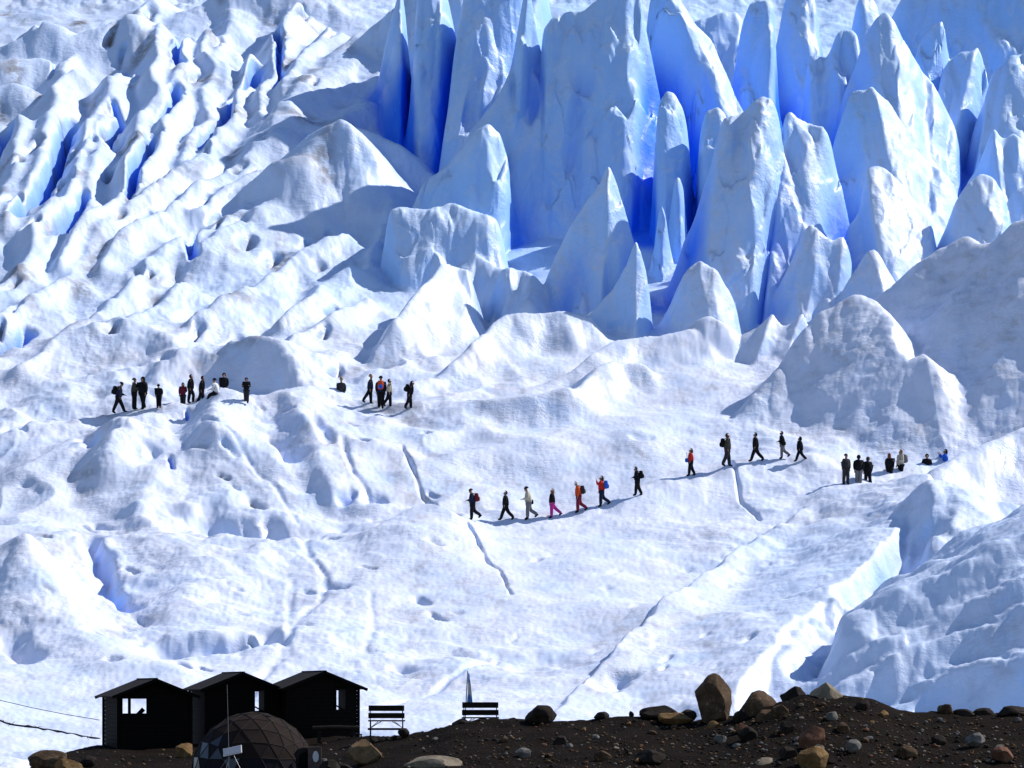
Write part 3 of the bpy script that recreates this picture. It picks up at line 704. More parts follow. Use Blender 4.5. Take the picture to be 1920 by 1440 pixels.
def ramp(nt, src, lo, hi, a=0.0, b=1.0):
    n = nt.nodes.new('ShaderNodeMapRange'); n.interpolation_type = 'SMOOTHSTEP'
    n.inputs[1].default_value = lo; n.inputs[2].default_value = hi; n.inputs[3].default_value = a; n.inputs[4].default_value = b
    nt.links.new(src, n.inputs[0])
    return n.outputs[0]
def mth(nt, op, a, b=None):
    n = nt.nodes.new('ShaderNodeMath'); n.operation = op
    for i, v in enumerate((a, b)):
        if v is None:
            continue
        if isinstance(v, (int, float)):
            n.inputs[i].default_value = v
        else:
            nt.links.new(v, n.inputs[i])
    return n.outputs[0]

def make_ice():
    m, nt, b = new_mat('glacier_ice')
    L = nt.links.new
    geo = N(nt, 'ShaderNodeNewGeometry')
    sep = N(nt, 'ShaderNodeSeparateXYZ'); L(geo.outputs['True Normal'], sep.inputs[0])
    tc = N(nt, 'ShaderNodeTexCoord')
    def noise(scale, detail=4, rough=0.55, vec=None):
        n = N(nt, 'ShaderNodeTexNoise'); n.inputs['Scale'].default_value = scale; n.inputs['Detail'].default_value = detail; n.inputs['Roughness'].default_value = rough
        L(vec or tc.outputs['Object'], n.inputs['Vector'])
        return n.outputs['Fac']
    blue = N(nt, 'ShaderNodeAttribute', attribute_name='blue').outputs['Fac']
    dirt = N(nt, 'ShaderNodeAttribute', attribute_name='dirt').outputs['Fac']
    # bare ice on steep walls, weathered white crust elsewhere
    steep = ramp(nt, mth(nt, 'ADD', sep.outputs['Z'], mth(nt, 'MULTIPLY', mth(nt, 'SUBTRACT', noise(0.35, 3), 0.5), 0.35)), 0.12, 0.55, 1.0, 0.0)
    c = mixc(nt, ramp(nt, noise(0.12, 3), 0.35, 0.7), (0.49, 0.635, 0.90), (0.42, 0.60, 0.91))
    wth = N(nt, 'ShaderNodeAttribute', attribute_name='weathered').outputs['Fac']
    c = mixc(nt, mth(nt, 'MULTIPLY', wth, ramp(nt, noise(0.3, 4), 0.25, 0.6, 0.55, 1.0)), c, (0.62, 0.675, 0.85))
    c = mixc(nt, mth(nt, 'MULTIPLY', steep, 0.58), c, (0.19, 0.46, 0.93))
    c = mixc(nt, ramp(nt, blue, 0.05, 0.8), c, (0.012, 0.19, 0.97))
    # wind-blown grit, in patches and streaks
    mp = N(nt, 'ShaderNodeMapping'); L(tc.outputs['Object'], mp.inputs['Vector']); mp.inputs['Scale'].default_value = (1.0, 0.45, 1.0); mp.inputs['Rotation'].default_value = (0, 0, 0.6)
    d1 = ramp(nt, noise(0.11, 5, 0.7), 0.42, 0.62)
    d2 = ramp(nt, noise(1.1, 6, 0.72, mp.outputs[0]), 0.42, 0.72)
    dd = mth(nt, 'MULTIPLY', mth(nt, 'MULTIPLY', d1, d2), 0.55)
    d3 = mth(nt, 'MULTIPLY', ramp(nt, noise(3.0, 4, 0.7, mp.outputs[0]), 0.62, 0.80), 0.25)
    dd = mth(nt, 'MULTIPLY', mth(nt, 'MAXIMUM', dd, d3), mth(nt, 'MULTIPLY', mth(nt, 'SUBTRACT', 1.0, steep), wth))
    c = mixc(nt, dd, c, (0.34, 0.305, 0.295))
    c = mixc(nt, mth(nt, 'MULTIPLY', dirt, ramp(nt, noise(1.2, 4), 0.3, 0.6)), c, (0.13, 0.105, 0.09))
    L(c, b.inputs['Base Color'])
    b.inputs['Roughness'].default_value = 0.5
    b.inputs['Specular IOR Level'].default_value = 0.35
    L(ramp(nt, noise(0.5, 3), 0.3, 0.7, 0.35, 0.7), b.inputs['Roughness'])
    # fine crust relief
    bmp = N(nt, 'ShaderNodeBump'); bmp.inputs['Strength'].default_value = 0.6; bmp.inputs['Distance'].default_value = 0.11
    mp2 = N(nt, 'ShaderNodeMapping'); L(tc.outputs['Object'], mp2.inputs['Vector']); mp2.inputs['Scale'].default_value = (0.55, 1.6, 1.2); mp2.inputs['Rotation'].default_value = (0, 0, 0.25)
    crust = mth(nt, 'MULTIPLY', ramp(nt, noise(0.23, 4, 0.6), 0.36, 0.62, 0.15, 1.0), mth(nt, 'ADD', noise(2.6, 5, 0.62, mp2.outputs[0]), mth(nt, 'MULTIPLY', noise(9.0, 3, 0.6), 0.4)))
    L(crust, bmp.inputs['Height'])
    L(bmp.outputs[0], b.inputs['Normal'])
    return m
ICE = make_ice()
# ------------------------------------------------------------------ glacier objects: the sheet and each pinnacle that stands on it
def put(o, parent=None, **props):
    COL.objects.link(o)
    if parent is not None:
        o.parent = parent
    for k_, v_ in props.items():
        o[k_] = v_
    return o
_pin_of = np.array([(ord(f['pin'][0]) * 256 + (ord(f['pin'][1]) if len(f['pin']) > 1 else 0)) if f.get('pin') else 0 for f in FEATS] + [0])
_fpin = _pin_of[GWHO.reshape(-1)[QUADS[:, 0]]]
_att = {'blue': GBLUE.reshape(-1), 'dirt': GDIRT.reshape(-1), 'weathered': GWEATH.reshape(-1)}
def sub_mesh(name, mask):
    q = QUADS[mask]
    used, inv = np.unique(q, return_inverse=True)
    me = mesh_from_arrays(name, _co[used], inv.reshape(-1, 4), {k_: a_[used] for k_, a_ in _att.items()})
    me.materials.append(ICE)
    return me
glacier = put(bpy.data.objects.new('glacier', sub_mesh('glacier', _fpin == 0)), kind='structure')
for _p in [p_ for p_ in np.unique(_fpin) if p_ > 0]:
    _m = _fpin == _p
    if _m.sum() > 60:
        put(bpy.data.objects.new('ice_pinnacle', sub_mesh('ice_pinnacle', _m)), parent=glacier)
# ------------------------------------------------------------------ moraine bank
_MU = np.array([-400, 0, 55, 110, 183, 260, 360, 470, 600, 690, 760, 800, 845, 900, 960, 1040, 1100, 1180, 1240, 1300, 1380, 1440, 1500, 1560, 1600, 1640, 1690, 1720, 1800, 1920, 2300], float)
_MV = np.array([1560, 1490, 1440, 1414, 1396, 1398, 1395, 1388, 1382, 1380, 1381, 1374, 1356, 1347, 1345, 1352, 1350, 1343, 1346, 1348, 1340, 1322, 1306, 1301, 1303, 1313, 1330, 1336, 1336, 1331, 1330], float)
_MD = np.array([112, 112, 112, 114, 118.5, 119, 119.5, 119.5, 118.5, 115, 113, 112, 111, 110.5, 110, 109, 108.5, 108, 108, 108, 107, 106, 105.5, 105.5, 105.5, 105.5, 106, 106, 107, 107, 107], float)
def moraine_z(x, y, fine=True):
    x = np.asarray(x, float); y = np.asarray(y, float)
    u = U0 + x / y * F_PX
    vc = np.interp(u, _MU, _MV); dc = np.interp(u, _MU, _MD)
    zc = CAM_Z + (VH - vc) / F_PX * dc
    df = np.interp(u, [0, 500, 700, 900, 1920], [90, 88, 90, 93, 93])
    zf = CAM_Z + (VH - np.maximum(np.interp(u, [120, 220, 640, 760], [1480.0, 1535.0, 1535.0, 1480.0]), vc + 70)) / F_PX * df
    t = (dc - y) / (dc - df)
    flat = np.interp(u, [0, 620, 760, 900], [1.05, 1.05, 1.05, 1.0])          # the camp stands on flatter ground
    z = np.where(t >= 0, zc - (zc - zf) * np.power(np.clip(t, 0, 3), flat), zc + 0.55 * np.minimum(t * (dc - df), 0))
    n = 0.14 * pn(x / 2.2, y / 2.2, 81) + 0.09 * pn(x / 0.8, y / 0.8, 82)
    if fine:
        n = n + 0.06 * np.abs(pn(x / 0.3, y / 0.3, 83))
    amp = np.interp(u, [150, 620, 800], [0.5, 0.5, 1.0])
    return z + n * amp
def mz(x, y):
    return float(moraine_z(np.array([x]), np.array([y]))[0])

def make_soil():
    m, nt, b = new_mat('moraine_gravel')
    L = nt.links.new
    tc = N(nt, 'ShaderNodeTexCoord')
    def noise(s_, d=4, r=0.6):
        n = N(nt, 'ShaderNodeTexNoise'); n.inputs['Scale'].default_value = s_; n.inputs['Detail'].default_value = d; n.inputs['Roughness'].default_value = r
        L(tc.outputs['Object'], n.inputs['Vector']); return n.outputs['Fac']
    c = mixc(nt, ramp(nt, noise(0.6), 0.35, 0.65), (0.007, 0.005, 0.0042), (0.014, 0.0098, 0.008))
    vo = N(nt, 'ShaderNodeTexVoronoi'); vo.inputs['Scale'].default_value = 9.0; L(tc.outputs['Object'], vo.inputs['Vector'])
    sepc = N(nt, 'ShaderNodeSeparateColor'); L(vo.outputs['Color'], sepc.inputs[0])
    peb = mth(nt, 'MULTIPLY', ramp(nt, sepc.outputs[0], 0.72, 0.95), ramp(nt, vo.outputs['Distance'], 0.02, 0.05, 1.0, 0.0))
    c = mixc(nt, mth(nt, 'MULTIPLY', peb, 0.8), c, (0.12, 0.095, 0.075))
    c = mixc(nt, ramp(nt, noise(14, 3), 0.3, 0.75), c, (0.007, 0.0055, 0.005))
    L(c, b.inputs['Base Color']); b.inputs['Roughness'].default_value = 0.95; b.inputs['Specular IOR Level'].default_value = 0.02
    bmp = N(nt, 'ShaderNodeBump'); bmp.inputs['Strength'].default_value = 0.9; bmp.inputs['Distance'].default_value = 0.04
    L(mth(nt, 'ADD', noise(10, 4), mth(nt, 'MULTIPLY', vo.outputs['Distance'], -1.0)), bmp.inputs['Height']); L(bmp.outputs[0], b.inputs['Normal'])
    return m
SOIL = make_soil()
_mx = np.linspace(-380, 2300, 330); _my = np.linspace(56, 128, 260)
_MA, _MB_ = np.meshgrid(_mx, _my, indexing='ij')
_mX = (_MA - U0) / F_PX * _MB_
_mco = np.stack([_mX, _MB_, moraine_z(_mX, _MB_)], -1).reshape(-1, 3)
_mi = (np.arange(329)[:, None] * 260 + np.arange(259)[None, :])
_mq = np.stack([_mi, _mi + 260, _mi + 261, _mi + 1], -1).reshape(-1, 4)
_me = mesh_from_arrays('moraine_ground', _mco, _mq); _me.materials.append(SOIL)
put(bpy.data.objects.new('moraine_ground', _me), kind='structure')

# ------------------------------------------------------------------ plain materials with grain
def flat_mat(name, col, rough=0.8, var=0.25, scale=6.0, bump=0.15, metal=0.0, spec=0.06, col2=None):
    m, nt, b = new_mat(name)
    L = nt.links.new
    tc = N(nt, 'ShaderNodeTexCoord')
    n = N(nt, 'ShaderNodeTexNoise'); n.inputs['Scale'].default_value = scale; n.inputs['Detail'].default_value = 5; n.inputs['Roughness'].default_value = 0.65
    L(tc.outputs['Object'], n.inputs['Vector'])
    dark = tuple(c_ * (1 - var) for c_ in col)
    light = col2 if col2 else tuple(min(c_ * (1 + var), 1) for c_ in col)
    L(mixc(nt, ramp(nt, n.outputs['Fac'], 0.35, 0.65), dark, light), b.inputs['Base Color'])
    b.inputs['Roughness'].default_value = rough; b.inputs['Metallic'].default_value = metal; b.inputs['Specular IOR Level'].default_value = spec
    if bump:
        bm_ = N(nt, 'ShaderNodeBump'); bm_.inputs['Strength'].default_value = bump; bm_.inputs['Distance'].default_value = 0.02
        L(n.outputs['Fac'], bm_.inputs['Height']); L(bm_.outputs[0], b.inputs['Normal'])
    return m
WOOD = flat_mat('dark_stained_wood', (0.0035, 0.003, 0.0028), 0.8, 0.3, 12)
FELT = flat_mat('roof_felt', (0.020, 0.017, 0.019), 0.9, 0.2, 20)
BENCHWOOD = flat_mat('bench_wood', (0.014, 0.011, 0.010), 0.8, 0.3, 12)
STEEL = flat_mat('grey_metal', (0.25, 0.25, 0.26), 0.5, 0.1, 20, 0.0, 0.6)
def rock_mat(name, c1, c2, lich=(0.30, 0.27, 0.22)):
    m, nt, b = new_mat(name)
    L = nt.links.new
    tc = N(nt, 'ShaderNodeTexCoord')
    def noise(s_, d=5, r=0.65):
        n = N(nt, 'ShaderNodeTexNoise'); n.inputs['Scale'].default_value = s_; n.inputs['Detail'].default_value = d; n.inputs['Roughness'].default_value = r
        L(tc.outputs['Object'], n.inputs['Vector']); return n.outputs['Fac']
    c = mixc(nt, ramp(nt, noise(2.2), 0.35, 0.65), c1, c2)
    c = mixc(nt, mth(nt, 'MULTIPLY', ramp(nt, noise(9), 0.58, 0.72), 0.5), c, lich)
    c = mixc(nt, mth(nt, 'MULTIPLY', ramp(nt, noise(5), 0.6, 0.7), 0.6), c, tuple(v_ * 0.4 for v_ in c1))
    L(c, b.inputs['Base Color']); b.inputs['Roughness'].default_value = 0.9; b.inputs['Specular IOR Level'].default_value = 0.06
    bm_ = N(nt, 'ShaderNodeBump'); bm_.inputs['Strength'].default_value = 0.6; bm_.inputs['Distance'].default_value = 0.03
    L(mth(nt, 'ADD', noise(7), mth(nt, 'MULTIPLY', noise(25, 3), 0.4)), bm_.inputs['Height']); L(bm_.outputs[0], b.inputs['Normal'])
    return m
ROCKS = {'brown': rock_mat('brown_rock', (0.042, 0.027, 0.018), (0.085, 0.056, 0.035)), 'dark': rock_mat('dark_rock', (0.014, 0.011, 0.010), (0.028, 0.022, 0.019), (0.05, 0.044, 0.038)),
         'pale': rock_mat('pale_rock', (0.13, 0.108, 0.083), (0.21, 0.178, 0.14)), 'red': rock_mat('reddish_rock', (0.095, 0.045, 0.03), (0.15, 0.075, 0.05)),
         'ochre': rock_mat('ochre_rock', (0.12, 0.07, 0.03), (0.20, 0.125, 0.06)), 'grey': rock_mat('grey_rock', (0.085, 0.08, 0.078), (0.15, 0.145, 0.14)), 'gold': rock_mat('golden_rock', (0.11, 0.068, 0.036), (0.19, 0.125, 0.07))}

# ------------------------------------------------------------------ mesh helpers
def obj(name, me, mat=None, parent=None, loc=None, smooth=False, **props):
    if mat is not None:
        me.materials.append(mat)
    if smooth:
        for p_ in me.polygons:
            p_.use_smooth = True
    o = bpy.data.objects.new(name, me)
    if loc is not None:
        o.location = loc
    return put(o, parent, **props)
def empty(name, loc, rz=0.0, **props):
    o = bpy.data.objects.new(name, None)
    o.location = loc; o.rotation_euler = (0, 0, rz); o.empty_display_size = 0.2
    return put(o, None, **props)
def bm_mesh(name, bm):
    me = bpy.data.meshes.new(name)
    bmesh.ops.recalc_face_normals(bm, faces=bm.faces)
    bm.to_mesh(me); bm.free()
    return me
def box_into(bm, c, s, rot=None):
    """box with centre c and full size s; rot is an optional Matrix"""
    r = bmesh.ops.create_cube(bm, size=1.0)['verts']
    M = Matrix.Translation(Vector(c)) @ (rot.to_4x4() if rot is not None else Matrix.Identity(4)) @ Matrix.Diagonal((s[0], s[1], s[2], 1))
    bmesh.ops.transform(bm, matrix=M, verts=r)
    return r
def box(name, c, s, rot=None, bevel=0.0):
    bm = bmesh.new(); box_into(bm, c, s, rot)
    if bevel:
        bmesh.ops.bevel(bm, geom=bm.edges[:], offset=bevel, segments=1, affect='EDGES')
    return bm_mesh(name, bm)
def tube_into(bm, pts, rad, sides=6):
    pts = [Vector(p) for p in pts]
    rad = rad if hasattr(rad, '__len__') else [rad] * len(pts)
    rings = []
    for i, p in enumerate(pts):
        d = (pts[min(i + 1, len(pts) - 1)] - pts[max(i - 1, 0)])
        d.normalize()
        a = d.cross(Vector((0, 0, 1)) if abs(d.z) < 0.9 else Vector((1, 0, 0))).normalized(); b_ = d.cross(a)
        rings.append([bm.verts.new(p + rad[i] * (math.cos(2 * math.pi * k / sides) * a + math.sin(2 * math.pi * k / sides) * b_)) for k in range(sides)])
    for r0_, r1_ in zip(rings[:-1], rings[1:]):
        for k in range(sides):
            bm.faces.new((r0_[k], r0_[(k + 1) % sides], r1_[(k + 1) % sides], r1_[k]))
    bm.faces.new(rings[0][::-1]); bm.faces.new(rings[-1])
def tube(name, pts, rad, sides=6):
    bm = bmesh.new(); tube_into(bm, pts, rad, sides)
    return bm_mesh(name, bm)

# ------------------------------------------------------------------ boulders
def rock_mesh(seed, w, d, h, sub=3, cuts=14, taper=0.0):
    rg = random.Random(seed)
    bm = bmesh.new()
    bmesh.ops.create_icosphere(bm, subdivisions=sub, radius=1.0)
    planes = []
    for _ in range(cuts):
        n = Vector((rg.uniform(-1, 1), rg.uniform(-1, 1), rg.uniform(-0.7, 1))).normalized()
        planes.append((n, rg.uniform(0.58, 0.90)))
    off = Vector((rg.uniform(0, 50), rg.uniform(0, 50), rg.uniform(0, 50)))
    from mathutils import noise as mn
    for v in bm.verts:
        p = v.co.copy()
        for n, c_ in planes:
            t_ = p.dot(n)
            if t_ > c_:
                p -= n * (t_ - c_) * 0.985
        p *= 1 + 0.07 * mn.noise(p * 1.5 + off) + 0.04 * mn.noise(p * 4 + off)
        tp = 1 - taper * max(p.z + 0.15, 0)
        v.co = Vector(((p.x * tp + taper * 0.15 * p.z) * w / 1.7, p.y * tp * d / 1.7, p.z * h / 1.7))
    lo = [min(v.co[k] for v in bm.verts) for k in range(3)]; hi = [max(v.co[k] for v in bm.verts) for k in range(3)]
    for v in bm.verts:
        v.co = Vector(((v.co.x - (lo[0] + hi[0]) / 2) * w / (hi[0] - lo[0]), (v.co.y - (lo[1] + hi[1]) / 2) * d / (hi[1] - lo[1]), (v.co.z - lo[2]) * h / (hi[2] - lo[2])))
    me = bm_mesh('boulder', bm)
    for p_ in me.polygons:
        p_.use_smooth = True
    me.set_sharp_from_angle(angle=0.42)
    return me
_bi = [100]
def boulder(u, vb, w, h, mat, label, d=None, name='boulder', depth=0.9, sink=0.12, rot=0.0, group=None, cuts=15, taper=0.0):
    """placed by the picture column of its middle and the row of its foot"""
    if d is None:
        dd_ = np.arange(88, 121, 0.05); xx = (u - U0) / F_PX * dd_
        hz = moraine_z(xx, dd_); vz = CAM_Z + (VH - vb) / F_PX * dd_
        k_ = np.nonzero(hz >= vz)[0]
        d = float(dd_[k_[0]]) if len(k_) else float(np.interp(u, _MU, _MD))
    px = d / F_PX
    x = (u - U0) * px
    _bi[0] += 1
    W, H = w * px, h * px
    Hs = H / (1 - sink)
    me = rock_mesh(_bi[0], W, W * depth, Hs, 4 if w > 28 else 3, cuts, taper)
    zt = CAM_Z + (VH - (vb - h)) * px
    z = zt - Hs
    zg = mz(x, d)
    if z > zg + 0.02:
        z = zg - 0.05
    o = obj(name, me, ROCKS[mat], None, (x, d, z), False, label=label, category='boulder' if name == 'boulder' else 'stone')
    o.rotation_euler = (0, 0, rot)
    if group:
        o['group'] = group
    return o
boulder(1338, 1354, 71, 92, 'brown', 'tallest upright brown boulder on the crest of the gravel bank', d=106.6, cuts=16, taper=0.16)
boulder(1424, 1354, 82, 60, 'brown', 'broad brown boulder right beside the tallest upright one', d=105.8, taper=0.2)
boulder(1490, 1316, 54, 40, 'dark', 'dark boulder on the skyline between the broad brown and the pale one', d=106.2)
boulder(1549, 1328, 64, 49, 'pale', 'pale grey rounded boulder on the top of the gravel bank', d=105.2)
boulder(1441, 1377, 48, 47, 'brown', 'angular brown boulder leaning below the broad brown one', d=103.6)
boulder(1522, 1403, 54, 42, 'red', 'reddish flat-topped boulder half way down the bank')
boulder(1523, 1440, 62, 42, 'ochre', 'ochre and grey boulder below the reddish one')
boulder(1434, 1462, 74, 42, 'pale', 'tan boulder cut by the lower edge under the angular brown one', d=97)
boulder(1014, 1357, 60, 35, 'dark', 'dark peaked boulder on the skyline right of the flag bench', d=108.6)
boulder(1240, 1350, 84, 28, 'dark', 'low dark domed boulder on the skyline of the bank', d=107.8)
boulder(1266, 1358, 66, 22, 'ochre', 'orange flat rock in front of the low dark dome', d=106.8)
boulder(1128, 1349, 30, 15, 'dark', 'small dark rock poking over the bank left of the low dome', d=108.2)
boulder(1184, 1345, 10, 12, 'dark', 'tiny pointed rock standing on the skyline', d=107.9, name='stone')
boulder(1290, 1352, 34, 22, 'dark', 'dark rock wedged against the left foot of the tallest boulder', d=106.9)
boulder(1337, 1361, 22, 15, 'ochre', 'small light brown stone right at the foot of the tallest boulder', d=104.8, name='stone')
boulder(684, 1432, 66, 46, 'gold', 'golden brown boulder below the left bench')
boulder(811, 1452, 112, 36, 'pale', 'long pale boulder at the lower edge right of the golden one', d=98.5)
boulder(865, 1365, 36, 18, 'dark', 'dark rock at the left foot of the flag bench', d=110.4)
boulder(345, 1420, 33, 27, 'ochre', 'orange brown rock lying before the left hut, next to the dome')
boulder(90, 1442, 76, 36, 'brown', 'brown rock at the far left end of the moraine', d=104)
boulder(130, 1452, 58, 30, 'ochre', 'orange rock at the lower left edge', d=101)
boulder(166, 1438, 32, 21, 'dark', 'dark rounded rock among the rocks left of the hut', d=105)
boulder(183, 1450, 40, 18, 'pale', 'pale grey stone at the lower edge under the left hut', d=101)
boulder(1772, 1342, 30, 22, 'brown', 'small pointed brown rock on the skyline at the right', d=106.2)
boulder(1807, 1344, 42, 15, 'dark', 'low flat dark rock next to the small pointed one', d=106.4)
boulder(1845, 1344, 42, 17, 'dark', 'dark rock on the skyline, second from the right edge', d=106.6)
boulder(1898, 1348, 64, 25, 'dark', 'dark blocky rock at the right edge of the skyline', d=106)
boulder(1828, 1399, 38, 26, 'grey', 'rounded grey stone on the right slope of the bank')
boulder(1220, 1432, 64, 28, 'dark', 'dark boulder buried in the middle of the bank')
boulder(1585, 1318, 14, 12, 'brown', 'small rock right of the pale boulder', d=105, name='stone')
boulder(618, 1440, 40, 34, 'dark', 'dark rock between the disc board and the golden boulder', d=101)
boulder(645, 1436, 34, 24, 'dark', 'dark rock leaning on the left of the golden boulder', d=101.5)
boulder(150, 1408, 70, 28, 'dark', 'dark heap of rock behind the left corner of the left hut', d=119.5)
for u_, v_, w_, h_, lab in [(701, 1385, 19, 12, 'round stone under the left end of the left bench'), (757, 1384, 22, 19, 'largest round stone at the right end of the left bench'), (716, 1386, 11, 7, 'small stone left of three under the left bench'),
                            (727, 1386, 13, 8, 'middle one of three small stones under the left bench'), (739, 1386, 13, 8, 'small stone right of three under the left bench')]:
    boulder(u_, v_, w_, h_, 'dark', lab, d=111.2, name='stone')

for u_, v_, w_, h_, m_, lab in [(1388, 1352, 30, 20, 'dark', 'dark rock in the gap between the two biggest boulders'), (1462, 1345, 34, 24, 'brown', 'brown rock right behind the broad boulder'), (1476, 1372, 30, 22, 'dark', 'dark angular rock right of the leaning brown boulder'),
                                (1402, 1388, 38, 26, 'dark', 'dark slab below the broad brown boulder'), (1392, 1372, 26, 17, 'red', 'small reddish rock under the left side of the broad boulder'), (1350, 1392, 24, 15, 'grey', 'grey rock below the tallest boulder'),
                                (1478, 1420, 34, 22, 'dark', 'dark rock left of the ochre boulder'), (1580, 1372, 26, 18, 'brown', 'brown rock right above the reddish boulder'), (1600, 1408, 30, 22, 'grey', 'grey rock right of the reddish boulder'),
                                (1618, 1330, 26, 18, 'dark', 'dark rock just right below the pale boulder'), (1655, 1345, 22, 14, 'ochre', 'ochre rock on the upper right slope'), (1700, 1420, 40, 24, 'brown', 'brown rock low on the right slope'),
                                (1760, 1395, 28, 18, 'dark', 'dark rock left of the rounded grey stone'), (1880, 1425, 42, 26, 'red', 'reddish rock in the lower right corner'), (1560, 1350, 24, 16, 'grey', 'grey rock under the pale boulder'), (1130, 1425, 34, 18, 'brown', 'brown rock in the lower middle of the bank'),
                                (1050, 1395, 26, 16, 'dark', 'dark rock half way down, under the dark peaked boulder'), (980, 1420, 30, 18, 'grey', 'grey rock low on the left part of the bank')]:
    boulder(u_, v_, w_, h_, m_, lab, d=None, name='boulder', sink=0.25)
# stones that lie about on the bank: the larger ones are things, the rest is gravel
_rg = random.Random(5)
def _spot(umin, umax, vmin, vmax):
    while True:
        u_, v_ = _rg.uniform(umin, umax), _rg.uniform(vmin, vmax)
        if v_ < np.interp(u_, _MU, _MV) + 6:
            continue
        return u_, v_
_base_rocks = {}
def loose(u, v, size, key, sub, seed):
    dd_ = np.arange(86, 118, 0.1); xx = (u - U0) / F_PX * dd_
    k_ = np.nonzero(moraine_z(xx, dd_, False) >= CAM_Z + (VH - v) / F_PX * dd_)[0]
    if not len(k_):
        return None
    d_ = float(dd_[k_[0]]); x_ = (u - U0) / F_PX * d_
    return x_, d_, mz(x_, d_)
_kinds = ['grey', 'brown', 'pale', 'ochre', 'dark', 'red', 'grey', 'brown', 'brown', 'dark']
_shape = {}
_stones = []
for i_ in range(100):
    u_, v_ = _spot(900, 1920, 1320, 1438) if i_ < 88 else _spot(180, 880, 1385, 1438)
    p_ = loose(u_, v_, 0, 0, 0, 0)
    if p_ is None:
        continue
    key_ = _kinds[i_ % 10]; kk_ = (key_, i_ % 4)
    if kk_ not in _shape:
        _shape[kk_] = rock_mesh(900 + len(_shape), 1, 0.85, 0.7, 2, 6); _shape[kk_].materials.append(ROCKS[key_])
    s_ = _rg.choice([0.15, 0.17, 0.19, 0.21, 0.25, 0.3])
    o_ = bpy.data.objects.new('stone', _shape[kk_]); o_.location = (p_[0], p_[1], p_[2] - 0.16 * s_); o_.scale = (s_, s_, s_ * _rg.uniform(0.7, 1.1)); o_.rotation_euler = (_rg.uniform(-.2, .2), _rg.uniform(-.2, .2), _rg.uniform(0, 6.28))
    put(o_, None, category='stone', group='loose stones strewn over the gravel bank')
    _stones.append((o_, u_, v_, {'red': 'reddish'}.get(key_, key_)))
_marks = [('tallest upright boulder', 1338, 1310), ('broad brown boulder', 1424, 1325), ('pale boulder on the crest', 1549, 1305), ('reddish flat-topped boulder', 1522, 1383), ('ochre boulder', 1523, 1420), ('dark peaked boulder', 1014, 1340), ('low dark domed boulder', 1240, 1338),
          ('golden brown boulder', 684, 1410), ('long pale boulder', 811, 1435), ('rounded grey stone', 1828, 1388), ('small pointed skyline rock', 1772, 1332), ('buried dark boulder', 1220, 1420), ('flag bench', 900, 1340), ('dome tent', 475, 1400), ('left hut', 270, 1400), ('dark blocky rock at the edge', 1898, 1338)]
_by = {}
for o_, u_, v_, w_ in _stones:
    nm_, mu_, mv_ = min(_marks, key=lambda m_: math.hypot(m_[1] - u_, m_[2] - v_))
    dx_, dy_ = u_ - mu_, v_ - mv_
    side_ = ('left of' if dx_ < 0 else 'right of') if abs(dx_) > 1.3 * abs(dy_) else ('above' if dy_ < 0 else 'below')
    _by.setdefault((w_, side_, nm_), []).append((math.hypot(dx_, dy_), o_))
_ord = ['nearest', 'second nearest', 'third nearest', 'fourth nearest', 'fifth nearest', 'sixth nearest', 'seventh nearest', 'eighth nearest', 'ninth nearest', 'tenth nearest']
for (w_, side_, nm_), lst in _by.items():
    for i_, (_, o_) in enumerate(sorted(lst, key=lambda t_: t_[0])):
        o_['label'] = 'small %s stone %s the %s' % (w_, side_, nm_) + (', %s to it' % _ord[min(i_, 9)] if len(lst) > 1 else '')
_gv, _gf, _gm = [], [], []
_tm = [rock_mesh(700 + k_, 1, 0.9, 0.75, 1, 5) for k_ in range(6)]
_tv = [np.array([v_.co[:] for v_ in t_.vertices]) for t_ in _tm]; _tf = [np.array([p_.vertices[:] for p_ in t_.polygons]) for t_ in _tm]
_nv = 0
_keys = list(ROCKS)
for i_ in range(3000):
    u_, v_ = _spot(840, 1925, 1305, 1446) if i_ < 2600 else _spot(60, 860, 1380, 1446)
    p_ = loose(u_, v_, 0, 0, 0, 0)
    if p_ is None:
        continue
    k_ = _rg.randrange(6); s_ = 0.03 + 0.12 * _rg.random() ** 2.6; a_ = _rg.uniform(0, 6.28)
    R_ = np.array([[math.cos(a_), -math.sin(a_), 0], [math.sin(a_), math.cos(a_), 0], [0, 0, _rg.uniform(0.6, 1.1)]])
    _gv.append(_tv[k_] @ R_.T * s_ + np.array([p_[0], p_[1], p_[2] - 0.2 * s_])); _gf.append(_tf[k_] + _nv); _gm += [_rg.choice([0, 0, 1, 1, 1, 1, 1, 5, 5, 4, 3, 2])] * len(_tf[k_])
    _nv += len(_tv[k_])
_me = bpy.data.meshes.new('gravel'); _me.from_pydata(np.concatenate(_gv).tolist(), [], np.concatenate(_gf).tolist())
for k_ in _keys:
    _me.materials.append(ROCKS[k_])
_me.polygons.foreach_set('material_index', np.array(_gm, np.int32))
obj('gravel', _me, None, None, None, True, kind='stuff', label='loose gravel and pebbles strewn over the dark bank', category='gravel')
for t_ in _tm:
    bpy.data.meshes.remove(t_)
